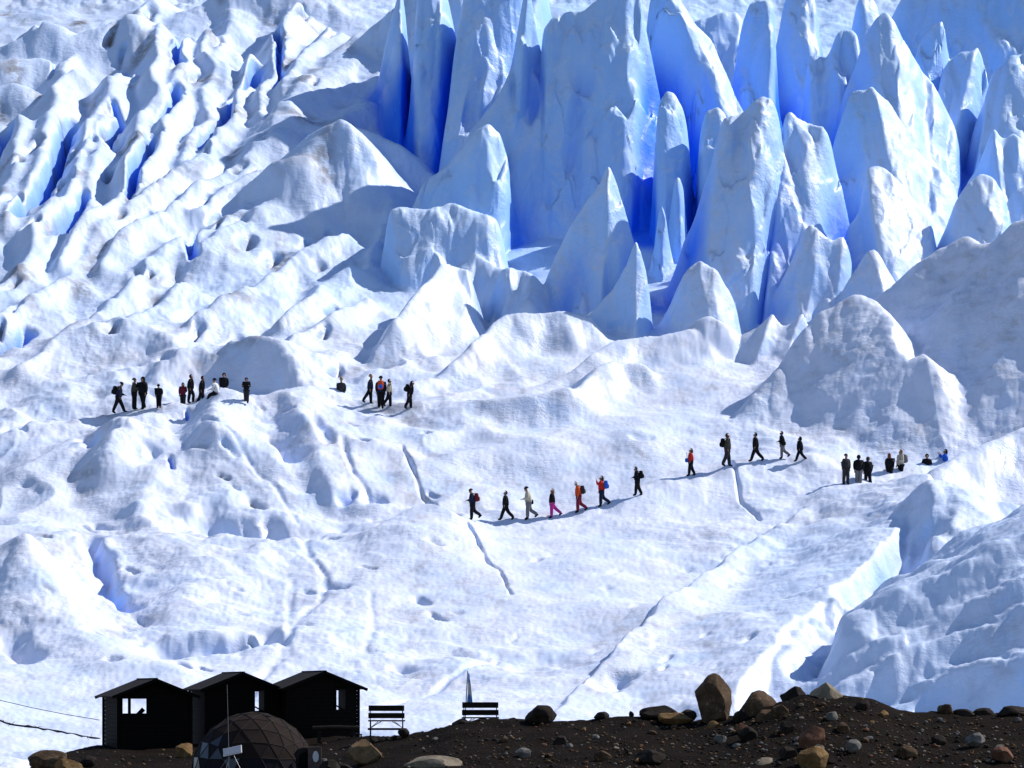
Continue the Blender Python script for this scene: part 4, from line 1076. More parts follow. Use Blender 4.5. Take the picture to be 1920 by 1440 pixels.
# ------------------------------------------------------------------ huts
def hut(u_apex, v_apex, d, rz, wall_h, win, label, base_drop=0.25):
    W, DP = 2.72, 2.55
    rise = 0.54
    x, y, ztop = P(u_apex, v_apex, d)
    z0 = ztop - 0.06 - rise - wall_h
    t = empty('hut', (x, y, z0), rz, label=label, category='hut', group='row of three dark wooden huts')
    nb = int(round((wall_h + base_drop) / 0.147)); bh = (wall_h + base_drop) / nb
    def part(name, c, s, rot=None, mat=WOOD, parent=None):
        return obj(name, box(name, c, s, rot), mat, parent or t)
    # front is local -Y at y=0, the hut reaches back to y=DP
    (wx0, wx1, wz0, wz1) = win
    for i in range(nb):
        za, zb = -base_drop + i * bh, -base_drop + (i + 1) * bh
        zc_, hh = (za + zb) / 2, bh - 0.012
        tilt = Matrix.Rotation(0.06, 3, 'X')
        spans = [(-W / 2, W / 2)]
        if zb > wz0 + 0.01 and za < wz1 - 0.01:
            spans = [(-W / 2, wx0), (wx1, W / 2)]
        for a_, b_ in spans:
            if b_ - a_ > 0.05:
                part('board', ((a_ + b_) / 2, 0.02, zc_), (b_ - a_, 0.035, hh), tilt)
        part('board', (-W / 2 + 0.02, DP / 2, zc_), (0.035, DP - 0.08, hh), Matrix.Rotation(0.06, 3, 'Y'))
        part('board', (W / 2 - 0.02, DP / 2, zc_), (0.035, DP - 0.08, hh), Matrix.Rotation(-0.06, 3, 'Y'))
        if zb < 0.75 or za > wall_h - 0.22:
            part('board', (0, DP - 0.02, zc_), (W, 0.035, hh))
    bm = bmesh.new()
    hh2 = (wall_h + base_drop); zc2 = (wall_h - base_drop) / 2
    for a_, b_, c_, e_ in ((-W / 2 + 0.05, wx0, -base_drop, wall_h), (wx1, W / 2 - 0.05, -base_drop, wall_h), (wx0 + 0.001, wx1 - 0.001, -base_drop, wz0), (wx0 + 0.001, wx1 - 0.001, wz1, wall_h)):
        box_into(bm, ((a_ + b_) / 2, 0.055, (c_ + e_) / 2), (b_ - a_, 0.02, e_ - c_))
    for sx in (-1, 1):
        box_into(bm, (sx * (W / 2 - 0.055), DP / 2, zc2), (0.02, DP - 0.16, hh2))
    obj('wall_lining', bm_mesh('wall_lining', bm), WOOD, t)
    for sx in (-1, 1):
        for yy in (0.0, DP):
            part('corner_post', (sx * (W / 2 + 0.005), yy, (wall_h - base_drop) / 2), (0.09, 0.09, wall_h + base_drop))
    # gables
    for yy in (0.02, DP - 0.02):
        bm = bmesh.new()
        vs_ = [bm.verts.new((sx, yy + o_, zz)) for o_ in (-0.02, 0.02) for sx, zz in ((-W / 2, wall_h), (W / 2, wall_h), (0, wall_h + rise - 0.02))]
        bm.faces.new((vs_[0], vs_[1], vs_[2])); bm.faces.new((vs_[5], vs_[4], vs_[3]))
        for a_, b_ in ((0, 1), (1, 2), (2, 0)):
            bm.faces.new((vs_[a_], vs_[b_], vs_[b_ + 3], vs_[a_ + 3]))
        obj('gable', bm_mesh('gable', bm), WOOD, t)
    part('floor', (0, DP / 2, -0.02), (W - 0.1, DP - 0.1, 0.06))
    # roof: two slabs, ridge cap, barge boards
    ang = math.atan2(rise, W / 2); ov = 0.29
    L_ = math.hypot(W / 2, rise) + ov
    roof = empty('roof', (0, 0, 0)); roof.parent = t
    for sx in (-1, 1):
        cx = sx * (L_ / 2) * math.cos(ang); cz = wall_h + rise + 0.02 - (L_ / 2) * math.sin(ang)
        obj('roof_slab', box('roof_slab', (cx, DP / 2, cz), (L_, DP + 2 * ov, 0.05), Matrix.Rotation(sx * ang, 3, 'Y')), FELT, roof)
        for yy in (-ov - 0.012, DP + ov + 0.012):
            obj('barge_board', box('barge_board', (cx, yy, cz - 0.035), (L_, 0.025, 0.11), Matrix.Rotation(sx * ang, 3, 'Y')), WOOD, roof)
    obj('ridge_cap', box('ridge_cap', (0, DP / 2, wall_h + rise + 0.045), (0.12, DP + 2 * ov, 0.03)), FELT, roof)
    # window: open frame with mullions
    fr = empty('window', (0, 0, 0)); fr.parent = t
    for c_, s_ in (((wx0 + wx1) / 2, wz0 - 0.02), (0.08, 0.05)), (((wx0 + wx1) / 2, wz1 + 0.02), (0.08, 0.05)):
        obj('window_rail', box('window_rail', (c_[0], 0.0, c_[1]), (wx1 - wx0 + 0.1, s_[0], s_[1])), WOOD, fr)
    for xx in (wx0 - 0.02, wx1 + 0.02):
        obj('window_stile', box('window_stile', (xx, 0.0, (wz0 + wz1) / 2), (0.05, 0.078, wz1 - wz0)), WOOD, fr)
    return t, fr, z0
WH = 2.02
h1, f1, _ = hut(290, 1271, 117.0, math.radians(19), WH, (-1.20, -0.30, 1.32, 1.86), 'leftmost dark wooden hut with a two-light window in its gable front')
obj('mullion', box('mullion', (-0.94, 0.0, 1.59), (0.10, 0.07, 0.54)), WOOD, f1)
obj('brace', box('brace', (-0.42, 0.5, 1.36), (0.34, 0.05, 0.16), Matrix.Rotation(-0.8, 3, 'Y')), WOOD, f1)
h2, f2, _ = hut(453, 1259, 118.6, math.radians(19), 1.92, (0.50, 0.86, 1.06, 1.82), 'middle dark wooden hut standing behind the dome tent')
obj('brace', box('brace', (0.68, 0.3, 1.16), (0.52, 0.04, 0.05), Matrix.Rotation(0.5, 3, 'Y')), WOOD, f2)
h3, f3, _ = hut(606, 1257, 119.0, math.radians(19), 1.92, (0.50, 0.86, 1.06, 1.82), 'rightmost dark wooden hut of the row, nearest the benches')
obj('brace', box('brace', (0.68, 0.3, 1.16), (0.52, 0.04, 0.05), Matrix.Rotation(0.5, 3, 'Y')), WOOD, f3)

# ------------------------------------------------------------------ benches
def bench(u, v_top, d, label, rz=0.0):
    px = d / F_PX
    x = (u - U0) * px; H = 1.16
    z0 = CAM_Z + (VH - v_top) * px - H
    t = empty('bench', (x, d, z0), rz, label=label, category='bench', group='wooden benches facing the glacier')
    W = 1.25
    def part(name, c, s, rot=None, mat=BENCHWOOD):
        return obj(name, box(name, c, s, rot, 0.008), mat, t)
    part('back_board', (0, 0.0, H - 0.11), (W, 0.05, 0.20)); part('back_board', (0, 0.01, H - 0.37), (W + 0.02, 0.05, 0.19))
    part('seat', (0, 0.24, H - 0.55), (W + 0.04, 0.42, 0.05))
    part('foot_rail', (0, 0.05, 0.32), (W + 0.06, 0.12, 0.075))
    for sx in (-1, 1):
        part('post', (sx * (W / 2 - 0.06), -0.045, H / 2 - 0.08), (0.035, 0.035, H + 0.12)); part('leg', (sx * (W / 2 - 0.06), 0.40, 0.20), (0.035, 0.035, 0.79))
        for k_, yy in ((0.0, 0.0), (0.22, 0.34)):
            a_ = Vector((sx * (W / 2 - 0.06), yy, 0.36)); b_ = Vector((sx * (W / 2 - 0.34 - k_ * 0.4), yy, H - 0.58))
            obj('brace', tube('brace', [a_, b_], 0.014, 5), STEEL, t)
    return t
bench(724.5, 1322, 112.0, 'left bench with two back boards, standing between the huts and the flag')
bench(900.5, 1316, 110.6, 'right bench half hidden by the gravel crest, next to the flag')

# ------------------------------------------------------------------ flag
d_ = 111.4
fx, fy, fz = P(877, 1258, d_); bx_, by_, bz_ = P(871, 1352, d_)
fl = empty('flag', (bx_, by_, mz(bx_, by_) - 0.05), label='light blue and white flag hanging limp on a leaning pole', category='flag')
base_ = Vector((bx_, by_, mz(bx_, by_) - 0.05)); top_ = Vector((fx, fy, fz)) - base_
obj('pole', tube('pole', [(0, 0, 0), top_ * 0.5, top_], [0.022, 0.02, 0.017], 6), BENCHWOOD, fl)
def flag_mat():
    m, nt, b = new_mat('flag_cloth')
    at = N(nt, 'ShaderNodeAttribute', attribute_name='stripe')
    r1 = ramp(nt, at.outputs['Fac'], 0.32, 0.34); r2 = ramp(nt, at.outputs['Fac'], 0.66, 0.68)
    c = mixc(nt, r1, (0.22, 0.45, 0.85), (0.85, 0.85, 0.85)); c = mixc(nt, r2, c, (0.22, 0.45, 0.85))
    nt.links.new(c, b.inputs['Base Color']); b.inputs['Roughness'].default_value = 0.9
    return m
nu, nv_ = 22, 16
co_, st_ = [], []
for i_ in range(nu):
    for j_ in range(nv_):
        a_ = i_ / (nu - 1); t_ = j_ / (nv_ - 1)
        p_ = top_ * (0.985 - 0.50 * t_)
        fold = (0.07 + 0.17 * t_) * a_
        co_.append((p_.x + 0.02 + fold + 0.03 * math.sin(a_ * 15 + t_ * 2) * t_, p_.y + 0.055 * math.sin(a_ * 17 + 1.5 * t_) * (0.4 + t_), p_.z - 0.28 * a_ * a_ - 0.03 * math.sin(a_ * 9)))
        st_.append((a_ * 0.15 + t_ * 0.85))
q_ = [(i_ * nv_ + j_, (i_ + 1) * nv_ + j_, (i_ + 1) * nv_ + j_ + 1, i_ * nv_ + j_ + 1) for i_ in range(nu - 1) for j_ in range(nv_ - 1)]
me_ = mesh_from_arrays('flag_cloth', np.array(co_), np.array(q_), {'stripe': np.array(st_)})
cl_ = obj('flag_cloth', me_, flag_mat(), fl)
sol_ = cl_.modifiers.new('thick', 'SOLIDIFY'); sol_.thickness = 0.004

# ------------------------------------------------------------------ dome tent
CANVAS = flat_mat('brown_canvas', (0.018, 0.012, 0.011), 0.85, 0.15, 4)
CANVAS2 = flat_mat('dark_canvas', (0.014, 0.012, 0.016), 0.8, 0.15, 4)
CLEAR = flat_mat('blue_grey_film', (0.02, 0.025, 0.04), 0.35, 0.15, 4, 0.05, 0.0, 0.5)
DOORM = flat_mat('black_opening', (0.004, 0.004, 0.004), 0.9, 0.1)
RIM = flat_mat('grey_trim', (0.02, 0.017, 0.017), 0.7, 0.1)
dd_ = 104.6
dxc, dyc, dzt = P(475, 1337, dd_)
RD = 2.03
dz0 = dzt - RD * 0.98
dome = empty('dome_tent', (dxc, dyc, dz0), 0.0, label='brown geodesic dome tent pitched before the huts', category='tent')
bm = bmesh.new(); bmesh.ops.create_icosphere(bm, subdivisions=3, radius=RD)
bmesh.ops.rotate(bm, cent=(0, 0, 0), matrix=Matrix.Rotation(0.35, 3, 'Z'), verts=bm.verts)
edges_seen = set()
for f_ in bm.faces:
    c_ = f_.calc_center_median()
    if c_.z < -0.30:
        continue
    vv = [v_.co.copy() for v_ in f_.verts]
    for v_ in vv:
        v_.z = max(v_.z, -0.25)
    n_ = (vv[1] - vv[0]).cross(vv[2] - vv[0]).normalized()
    if n_.dot(c_) < 0:
        vv = [vv[0], vv[2], vv[1]]; n_ = -n_
    b2 = bmesh.new()
    fr_ = [b2.verts.new(v_ * 0.998 + (c_ - v_) * 0.012) for v_ in vv]; bk_ = [b2.verts.new(v_ * 0.985 + (c_ - v_) * 0.012) for v_ in vv]
    b2.faces.new(fr_); b2.faces.new(bk_[::-1])
    for k_ in range(3):
        b2.faces.new((fr_[k_], bk_[k_], bk_[(k_ + 1) % 3], fr_[(k_ + 1) % 3]))
    az_ = math.atan2(c_.y, c_.x)
    mat_ = CANVAS
    if c_.z < 1.25 and -2.9 < az_ < -1.75:
        mat_ = CLEAR if (int(az_ * 5 + c_.z * 3) % 2 == 0) else CANVAS2
    elif c_.z < 0.55 and az_ < -0.6:
        mat_ = CANVAS2
    obj('panel', bm_mesh('panel', b2), mat_, dome)
    for k_ in range(3):
        e_ = tuple(sorted([tuple(round(q__, 2) for q__ in vv[k_]), tuple(round(q__, 2) for q__ in vv[(k_ + 1) % 3])]))
        if e_ not in edges_seen and c_.y < 0.9:
            edges_seen.add(e_)
            obj('strut', tube('strut', [vv[k_] * 1.0, vv[(k_ + 1) % 3] * 1.0], 0.011, 4), RIM, dome)
bm.free()
# vents near the top
for a_, e_ in ((-2.0, 1.30), (-0.7, 1.22)):
    p_ = Vector((math.cos(a_) * math.cos(e_), math.sin(a_) * math.cos(e_), math.sin(e_)))
    m_ = p_.to_track_quat('Z', 'Y').to_matrix()
    obj('vent', box('vent', p_ * RD * 0.985, (0.18, 0.12, 0.05), m_, 0.02), DOORM, dome)
# arched doorway at the right front
def arch(w, h, dep, r=12):
    pts = [(-w / 2, 0), (w / 2, 0), (w / 2, h - w / 2)] + [(w / 2 * math.cos(math.pi * k / r), h - w / 2 + w / 2 * math.sin(math.pi * k / r)) for k in range(1, r)] + [(-w / 2, h - w / 2)]
    b_ = bmesh.new()
    A = [b_.verts.new((p[0], -dep / 2, p[1])) for p in pts]; B = [b_.verts.new((p[0], dep / 2, p[1])) for p in pts]
    b_.faces.new(A); b_.faces.new(B[::-1])
    for k in range(len(pts)):
        b_.faces.new((A[k], B[k], B[(k + 1) % len(pts)], A[(k + 1) % len(pts)]))
    return bm_mesh('arch', b_)
door = obj('door_surround', arch(0.62, 1.18, 0.9), RIM, dome, (1.60, -0.72, -0.30)); door.rotation_euler = (0, 0, math.radians(18))
dk_ = obj('door_opening', arch(0.40, 1.02, 0.08), DOORM, door, (0.03, -0.44, 0.02))
# board with a white disc beside the door
bdx, bdy, _ = P(590, 1400, 103.4)
sb = empty('disc_board', (bdx, bdy, mz(bdx, bdy) - 0.1), math.radians(8), label='narrow brown board carrying a white oval disc beside the dome door', category='board')
zt_ = CAM_Z + (VH - 1400) / F_PX * 103.4 - (mz(bdx, bdy) - 0.1)
obj('panel', box('panel', (0, 0, zt_ / 2), (0.44, 0.05, zt_), None, 0.01), flat_mat('brown_board', (0.085, 0.06, 0.055), 0.8, 0.2, 8), sb)
b_ = bmesh.new(); r_ = bmesh.ops.create_cone(b_, cap_ends=True, segments=24, radius1=0.5, radius2=0.5, depth=1.0)
bmesh.ops.transform(b_, matrix=Matrix.Translation((0.03, -0.035, zt_ - 0.32)) @ Matrix.Rotation(math.pi / 2, 4, 'X') @ Matrix.Diagonal((0.20, 0.36, 0.02, 1)), verts=b_.verts)
obj('disc', bm_mesh('disc', b_), flat_mat('white_paint', (0.55, 0.55, 0.58), 0.6, 0.05), sb)
# solar panel on its mast
sx_, sy_, sz_ = P(436, 1408, 101.5)
sp_ = empty('solar_panel', (sx_, sy_, mz(sx_, sy_)), 0.0, label='small tilted solar panel on a thin mast before the dome tent', category='solar panel')
sz_ -= mz(sx_, sy_)
rot_ = Matrix.Rotation(math.radians(-12), 3, 'Y') @ Matrix.Rotation(math.radians(28), 3, 'X')
obj('frame', box('frame', (0, 0, sz_), (0.60, 0.50, 0.03), rot_, 0.005), flat_mat('aluminium', (0.55, 0.55, 0.56), 0.45, 0.05, 20, 0, 0.3), sp_)
def cells_mat():
    m, nt, b = new_mat('solar_cells')
    tc = N(nt, 'ShaderNodeTexCoord'); br = N(nt, 'ShaderNodeTexBrick'); nt.links.new(tc.outputs['Object'], br.inputs['Vector'])
    br.offset = 0; br.inputs['Scale'].default_value = 9; br.inputs['Mortar Size'].default_value = 0.02
    br.inputs['Color1'].default_value = (0.10, 0.12, 0.18, 1); br.inputs['Color2'].default_value = (0.12, 0.14, 0.20, 1); br.inputs['Mortar'].default_value = (0.25, 0.26, 0.3, 1)
    nt.links.new(br.outputs[0], b.inputs['Base Color']); b.inputs['Roughness'].default_value = 0.2
    return m
obj('cells', box('cells', rot_ @ Vector((0, 0, 0.018)) + Vector((0, 0, sz_)), (0.54, 0.44, 0.012), rot_), cells_mat(), sp_)
mt_ = P(427, 1284, 102.0)
obj('mast', tube('mast', [(-0.13, 0.15, 0), (-0.14, 0.2, sz_ + 0.2), (mt_[0] - sx_, 0.3, mt_[2] - mz(sx_, sy_))], [0.010, 0.008, 0.006], 6), STEEL, sp_)
for q__ in ((-0.62, -0.1), (-0.30, -0.45), (0.45, -0.2)):
    obj('stay', tube('stay', [(q__[0], q__[1], -0.05), (-0.02, 0.02, sz_ - 0.02)], 0.007, 5), STEEL, sp_)
# a stool and a log seat by the right hut
qx, qy, qz = P(672, 1377, 116.0)
st = empty('stool', (qx, qy, mz(qx, qy)), 0.2, label='small dark stool at the right corner of the rightmost hut', category='stool')
hs_ = max(qz - mz(qx, qy), 0.2)
obj('seat', box('seat', (0, 0, hs_), (0.26, 0.22, 0.04), None, 0.006), BENCHWOOD, st)
for a_ in (-0.1, 0.1):
    for c_ in (-0.08, 0.08):
        obj('leg', box('leg', (a_, c_, hs_ / 2 - 0.05), (0.03, 0.03, hs_ + 0.05)), BENCHWOOD, st)
lx, ly, lz = P(630, 1366, 115.5)
lg = empty('log_seat', (lx, ly, mz(lx, ly)), 0.1, label='rough dark log seat in front of the rightmost hut', category='seat')
hl_ = max(lz - mz(lx, ly), 0.25)
obj('plank', tube('plank', [(-0.85, 0, hl_), (0, 0.02, hl_ + 0.02), (0.85, 0, hl_)], [0.09, 0.1, 0.085], 8), BENCHWOOD, lg)
for a_ in (-0.6, 0.6):
    obj('leg', tube('leg', [(a_, 0, -0.1), (a_, 0, hl_)], 0.07, 7), BENCHWOOD, lg)

# ------------------------------------------------------------------ cables running off to the left
CABLE = flat_mat('cable_black', (0.03, 0.028, 0.03), 0.7, 0.1)
def cable(name, pix, d, rad, label, wob=0.0, cat='cable'):
    pts = []
    n_ = 40
    us = np.linspace(pix[0][0], pix[-1][0], n_)
    vs2 = np.interp(us, [p[0] for p in pix], [p[1] for p in pix])
    rr = random.Random(3)
    for u_, v_ in zip(us, vs2):
        q__ = P(u_, v_, d)
        pts.append((q__[0], q__[1] + 0.02 * rr.uniform(-1, 1), q__[2] + wob * rr.uniform(-1, 1)))
    o_ = obj(name, tube(name, pts, [rad * (1 + (0.5 * rr.uniform(-1, 1) if wob else 0)) for _ in pts], 6), CABLE, None, None, True, label=label, category=cat)
    return o_
cable('cable', [(-160, 1278), (-80, 1296), (0, 1313), (60, 1327), (120, 1339), (186, 1350)], 118.0, 0.014, 'thin straight cable running down to the left hut wall')
rp = cable('rope', [(-160, 1330), (-60, 1342), (0, 1350), (15, 1357), (60, 1364), (110, 1371), (160, 1381), (188, 1384)], 118.2, 0.035, 'thick frayed rope sagging below the thin cable', 0.02, 'rope')
rr = random.Random(8)
for k_ in range(14):
    u_ = rr.uniform(5, 180); v_ = np.interp(u_, [0, 15, 60, 110, 160, 188], [1350, 1357, 1364, 1371, 1381, 1384])
    a_ = Vector(P(u_, v_, 118.2)); b_ = a_ + Vector((rr.uniform(-0.25, 0.3), rr.uniform(-0.1, 0.1), rr.uniform(-0.14, 0.12)))
    obj('frayed_end', tube('frayed_end', [a_, (a_ + b_) / 2 + Vector((0, 0, 0.02)), b_], [0.012, 0.01, 0.004], 5), CABLE, rp)
# ------------------------------------------------------------------ people on the ice
SKIN = flat_mat('skin', (0.30, 0.17, 0.12), 0.6, 0.08, 10, 0)
_cm = {}
def cloth(c, nm='cloth'):
    if c not in _cm:
        _cm[c] = flat_mat('fabric', c, 0.9, 0.15, 14, 0.1)
    return _cm[c]
BLACK = (0.010, 0.010, 0.013); NAVY = (0.014, 0.018, 0.040); CHAR = (0.030, 0.030, 0.034); GREY = (0.14, 0.14, 0.15); BLUE = (0.02, 0.10, 0.48); RED = (0.42, 0.025, 0.02); ORANGE = (0.50, 0.07, 0.02)
PINK = (0.40, 0.03, 0.22); BEIGE = (0.42, 0.38, 0.30); WHITE = (0.62, 0.62, 0.64); BROWN = (0.05, 0.035, 0.028); MAROON = (0.12, 0.015, 0.02); OLIVE = (0.05, 0.05, 0.04); DRED = (0.16, 0.02, 0.04); TAN = (0.24, 0.16, 0.10)
_skins = []
def skin_obj(name, nodes, edges, mat, parent, sub=1, root=0, extra=None):
    me = bpy.data.meshes.new(name)
    me.from_pydata([n[0] for n in nodes], edges, [])
    o = bpy.data.objects.new(name, me)
    put(o, parent)
    sk = o.modifiers.new('skin', 'SKIN'); sk.use_smooth_shade = True
    lay = me.skin_vertices[0] if len(me.skin_vertices) else None
    if lay is None:
        bm = bmesh.new(); bm.from_mesh(me); bm.verts.layers.skin.verify(); bm.to_mesh(me); bm.free(); lay = me.skin_vertices[0]
    for i, n in enumerate(nodes):
        r = n[1]
        lay.data[i].radius = (r, r) if not hasattr(r, '__len__') else r
        lay.data[i].use_root = (i == root)
    ss = o.modifiers.new('sub', 'SUBSURF'); ss.levels = sub; ss.render_levels = sub
    _skins.append((o, mat, extra))
    return o
def ellipsoid(name, c, r, seg=12, rings=8, keep=None, rot=None):
    bm = bmesh.new(); bmesh.ops.create_uvsphere(bm, u_segments=seg, v_segments=rings, radius=1.0)
    M = Matrix.Translation(Vector(c)) @ (rot.to_4x4() if rot is not None else Matrix.Identity(4)) @ Matrix.Diagonal((r[0], r[1], r[2], 1))
    if keep:
        dele = [v for v in bm.verts if not keep(v.co)]
        bmesh.ops.delete(bm, geom=dele, context='VERTS')
    bmesh.ops.transform(bm, matrix=M, verts=bm.verts)
    return bm_mesh(name, bm)

def person(u, vf, vt, face, label, top=BLACK, legs=BLACK, head=BROWN, headgear='hair', stride=(0.3, -0.35, 0.1, 0.35), arms=((0.1, 0.3), (-0.1, 0.3)), lean=0.05, hidden=None, boots=BLACK, coat=0.80, pack=None, sit=False, bulk=1.0, nod=0.0, tall=None, group='people walking on the glacier'):
    """face: heading in radians, 0 = to the right of the picture, pi = to the left, -pi/2 = towards the viewer"""
    if hidden is None:
        d = hit(u, vf) or 180.0
        H = min(max((vf - vt) / F_PX * d, 1.45), 1.95)
        if tall:
            H = tall
        zg = CAM_Z + (VH - vf) / F_PX * d
    else:
        d0 = hit(u, vf) or 180.0
        H = hidden
        ds = np.arange(d0 + 0.15, d0 + 9.0, 0.1)
        gz = ice_height((u - U0) / F_PX * ds, ds)
        err = np.abs(gz + H - (CAM_Z + (VH - vt) / F_PX * ds))
        k = int(np.argmin(err)); d = float(ds[k]); zg = CAM_Z + (VH - vt) / F_PX * d - H
    x = (u - U0) / F_PX * d
    S = H / 1.74
    a1, a2, k1, k2 = stride
    hip = Vector((0, 0, 0))
    def leg(side, a, kb):
        h_ = Vector((0, side * 0.095, -0.03)); kn = h_ + 0.43 * Vector((math.sin(a), 0, -math.cos(a))); an = kn + 0.43 * Vector((math.sin(a - kb), 0, -math.cos(a - kb)))
        ft = a - kb
        fd = Vector((math.cos(ft * 0.6), 0, math.sin(ft * 0.6) * 0.8)).normalized()
        heel = an + Vector((-0.05, 0, -0.055)); toe = an + fd * 0.17 + Vector((0, side * 0.02, -0.065))
        return h_, kn, an, heel, toe
    Ls = [leg(1, a1, k1), leg(-1, a2, k2)]
    zmin = min(min(l_[3].z, l_[4].z) for l_ in Ls) - 0.03
    if sit:
        zmin = -0.14
    R = Matrix.Rotation(lean, 3, 'Y')
    up = lambda v_: R @ Vector(v_)
    off = Vector((0, 0, -zmin))
    tr = lambda v_: tuple((v_ + off) * S)
    waist, chest, neckb = up((0, 0, 0.20)), up((0.01, 0, 0.42)), up((0, 0, 0.53))
    Rh = Matrix.Rotation(nod, 3, 'Y')
    hd = lambda v_: neckb + R @ (Rh @ Vector(v_))
    jaw, skull, crown = hd((0.03, 0, 0.09)), hd((0.015, 0, 0.16)), hd((0.0, 0, 0.21))
    nose = hd((0.115, 0, 0.13))
    arm_pts = []
    for side, (c_, e_) in zip((1, -1), arms):
        sh = up((0, side * 0.185, 0.46)); el = sh + 0.28 * (R @ Vector((math.sin(c_), side * 0.18, -math.cos(c_))).normalized()); wr = el + 0.25 * (R @ Vector((math.sin(c_ + e_), -side * 0.05, -math.cos(c_ + e_))).normalized())
        hn = wr + 0.075 * (wr - el).normalized()
        arm_pts.append((sh, el, wr, hn))
    # body
    nodes = [(tr(hip), 0.125 * S), (tr(waist), 0.115 * S), (tr(chest), 0.135 * S), (tr(neckb), 0.06 * S), (tr(jaw), 0.078 * S), (tr(skull), 0.105 * S), (tr(crown), 0.07 * S), (tr(nose), 0.016 * S)]
    edges = [(0, 1), (1, 2), (2, 3), (3, 4), (4, 5), (5, 6), (5, 7)]
    for (h_, kn, an, heel, toe) in Ls:
        i = len(nodes); nodes += [(tr(h_ + Vector((0, 0, -0.04))), 0.085 * S), (tr(kn), 0.055 * S), (tr(an), 0.04 * S), (tr(toe), 0.035 * S)]; edges += [(0, i), (i, i + 1), (i + 1, i + 2), (i + 2, i + 3)]
    for (sh, el, wr, hn) in arm_pts:
        i = len(nodes); nodes += [(tr(sh), 0.055 * S), (tr(el), 0.04 * S), (tr(wr), 0.028 * S), (tr(hn), 0.034 * S)]; edges += [(2, i), (i, i + 1), (i + 1, i + 2), (i + 2, i + 3)]
    fingers = []
    for side, (sh, el, wr, hn) in zip((1, -1), arm_pts):
        ax = (hn - wr).normalized(); sd_ = ax.cross(Vector((0, 0, 1))).normalized(); pl = ax.cross(sd_)
        for q in range(4):
            b0 = hn + sd_ * (0.021 * (q - 1.5)) + ax * 0.01; ln = (0.07, 0.078, 0.074, 0.058)[q]
            m0 = b0 + ax * ln * 0.55; e0 = m0 + (ax * 0.6 + pl * 0.8).normalized() * ln * 0.5
            fingers.append([tr(b0 - ax * 0.02), tr(m0), tr(e0)])
        b0 = wr + ax * 0.03 + sd_ * 0.03; fingers.append([tr(b0), tr(b0 + ax * 0.03 + sd_ * 0.035), tr(b0 + ax * 0.065 + sd_ * 0.04)])
    p = skin_obj('person', nodes, edges, SKIN, None, 1, 0, [(f_, 0.010 * S) for f_ in fingers])
    p.location = (x, d, zg); p.rotation_euler = (0, 0, face)
    p['label'] = label; p['category'] = 'person'; p['group'] = group
    # jacket with sleeves and collar
    b = bulk * 1.16
    hem = Vector((-0.01, 0, -(coat - 0.66)))
    nodes = [(tr(chest), 0.205 * S * b), (tr(waist), 0.185 * S * b), (tr(hem), 0.195 * S * b), (tr(up((0, 0, 0.50))), 0.10 * S), (tr(up((0.0, 0, 0.56))), 0.075 * S)]
    edges = [(0, 1), (1, 2), (0, 3), (3, 4)]
    for (sh, el, wr, hn) in arm_pts:
        i = len(nodes); nodes += [(tr(sh), 0.105 * S * b), (tr(el), 0.082 * S * b), (tr(wr), 0.06 * S)]; edges += [(0, i), (i, i + 1), (i + 1, i + 2)]
    skin_obj('jacket', nodes, edges, cloth(top), p)
    # trousers
    nodes = [(tr(hip + Vector((0, 0, 0.03))), 0.165 * S)]
    edges = []
    for (h_, kn, an, heel, toe) in Ls:
        i = len(nodes); nodes += [(tr(h_ + Vector((0, 0, -0.05))), 0.145 * S), (tr(kn), 0.112 * S), (tr(an + Vector((0, 0, 0.0))), 0.092 * S)]; edges += [(0, i), (i, i + 1), (i + 1, i + 2)]
    skin_obj('trousers', nodes, edges, cloth(legs), p)
    for (h_, kn, an, heel, toe) in Ls:
        sh_ = an + (kn - an).normalized() * 0.08
        skin_obj('boot', [(tr(sh_), 0.07 * S), (tr(an), 0.068 * S), (tr(heel + Vector((0.01, 0, 0.015))), 0.055 * S), (tr(toe), 0.052 * S)], [(0, 1), (1, 2), (1, 3)], cloth(boots), p)
    hc = hd((-0.012, 0, 0.165)) + off
    Rr = R @ Rh
    if headgear == 'hair':
        obj('hair', ellipsoid('hair', hc * S, (0.128 * S, 0.118 * S, 0.135 * S), keep=lambda c_: c_.x < 0.35 or c_.z > 0.45, rot=Rr), cloth(head), p, None, True)
    elif headgear == 'long_hair':
        obj('hair', ellipsoid('hair', (hc + R @ Vector((-0.03, 0, -0.06))) * S, (0.12 * S, 0.115 * S, 0.20 * S), keep=lambda c_: c_.x < 0.3 or c_.z > 0.6, rot=Rr), cloth(head), p, None, True)
    elif headgear == 'beanie':
        obj('beanie', ellipsoid('beanie', (hc + Vector((0, 0, 0.01))) * S, (0.13 * S, 0.12 * S, 0.135 * S), keep=lambda c_: c_.z > -0.3, rot=Rr), cloth(head), p, None, True)
    elif headgear == 'bobble_hat':
        hb = obj('woolly_hat', ellipsoid('woolly_hat', (hc + Vector((0, 0, 0.02))) * S, (0.13 * S, 0.12 * S, 0.19 * S), keep=lambda c_: c_.z > -0.25, rot=Rr), cloth(head), p, None, True)
    elif headgear == 'hood':
        obj('hood', ellipsoid('hood', (hc + R @ Vector((-0.03, 0, -0.02))) * S, (0.14 * S, 0.13 * S, 0.17 * S), keep=lambda c_: c_.x < 0.55, rot=Rr), cloth(head), p, None, True)
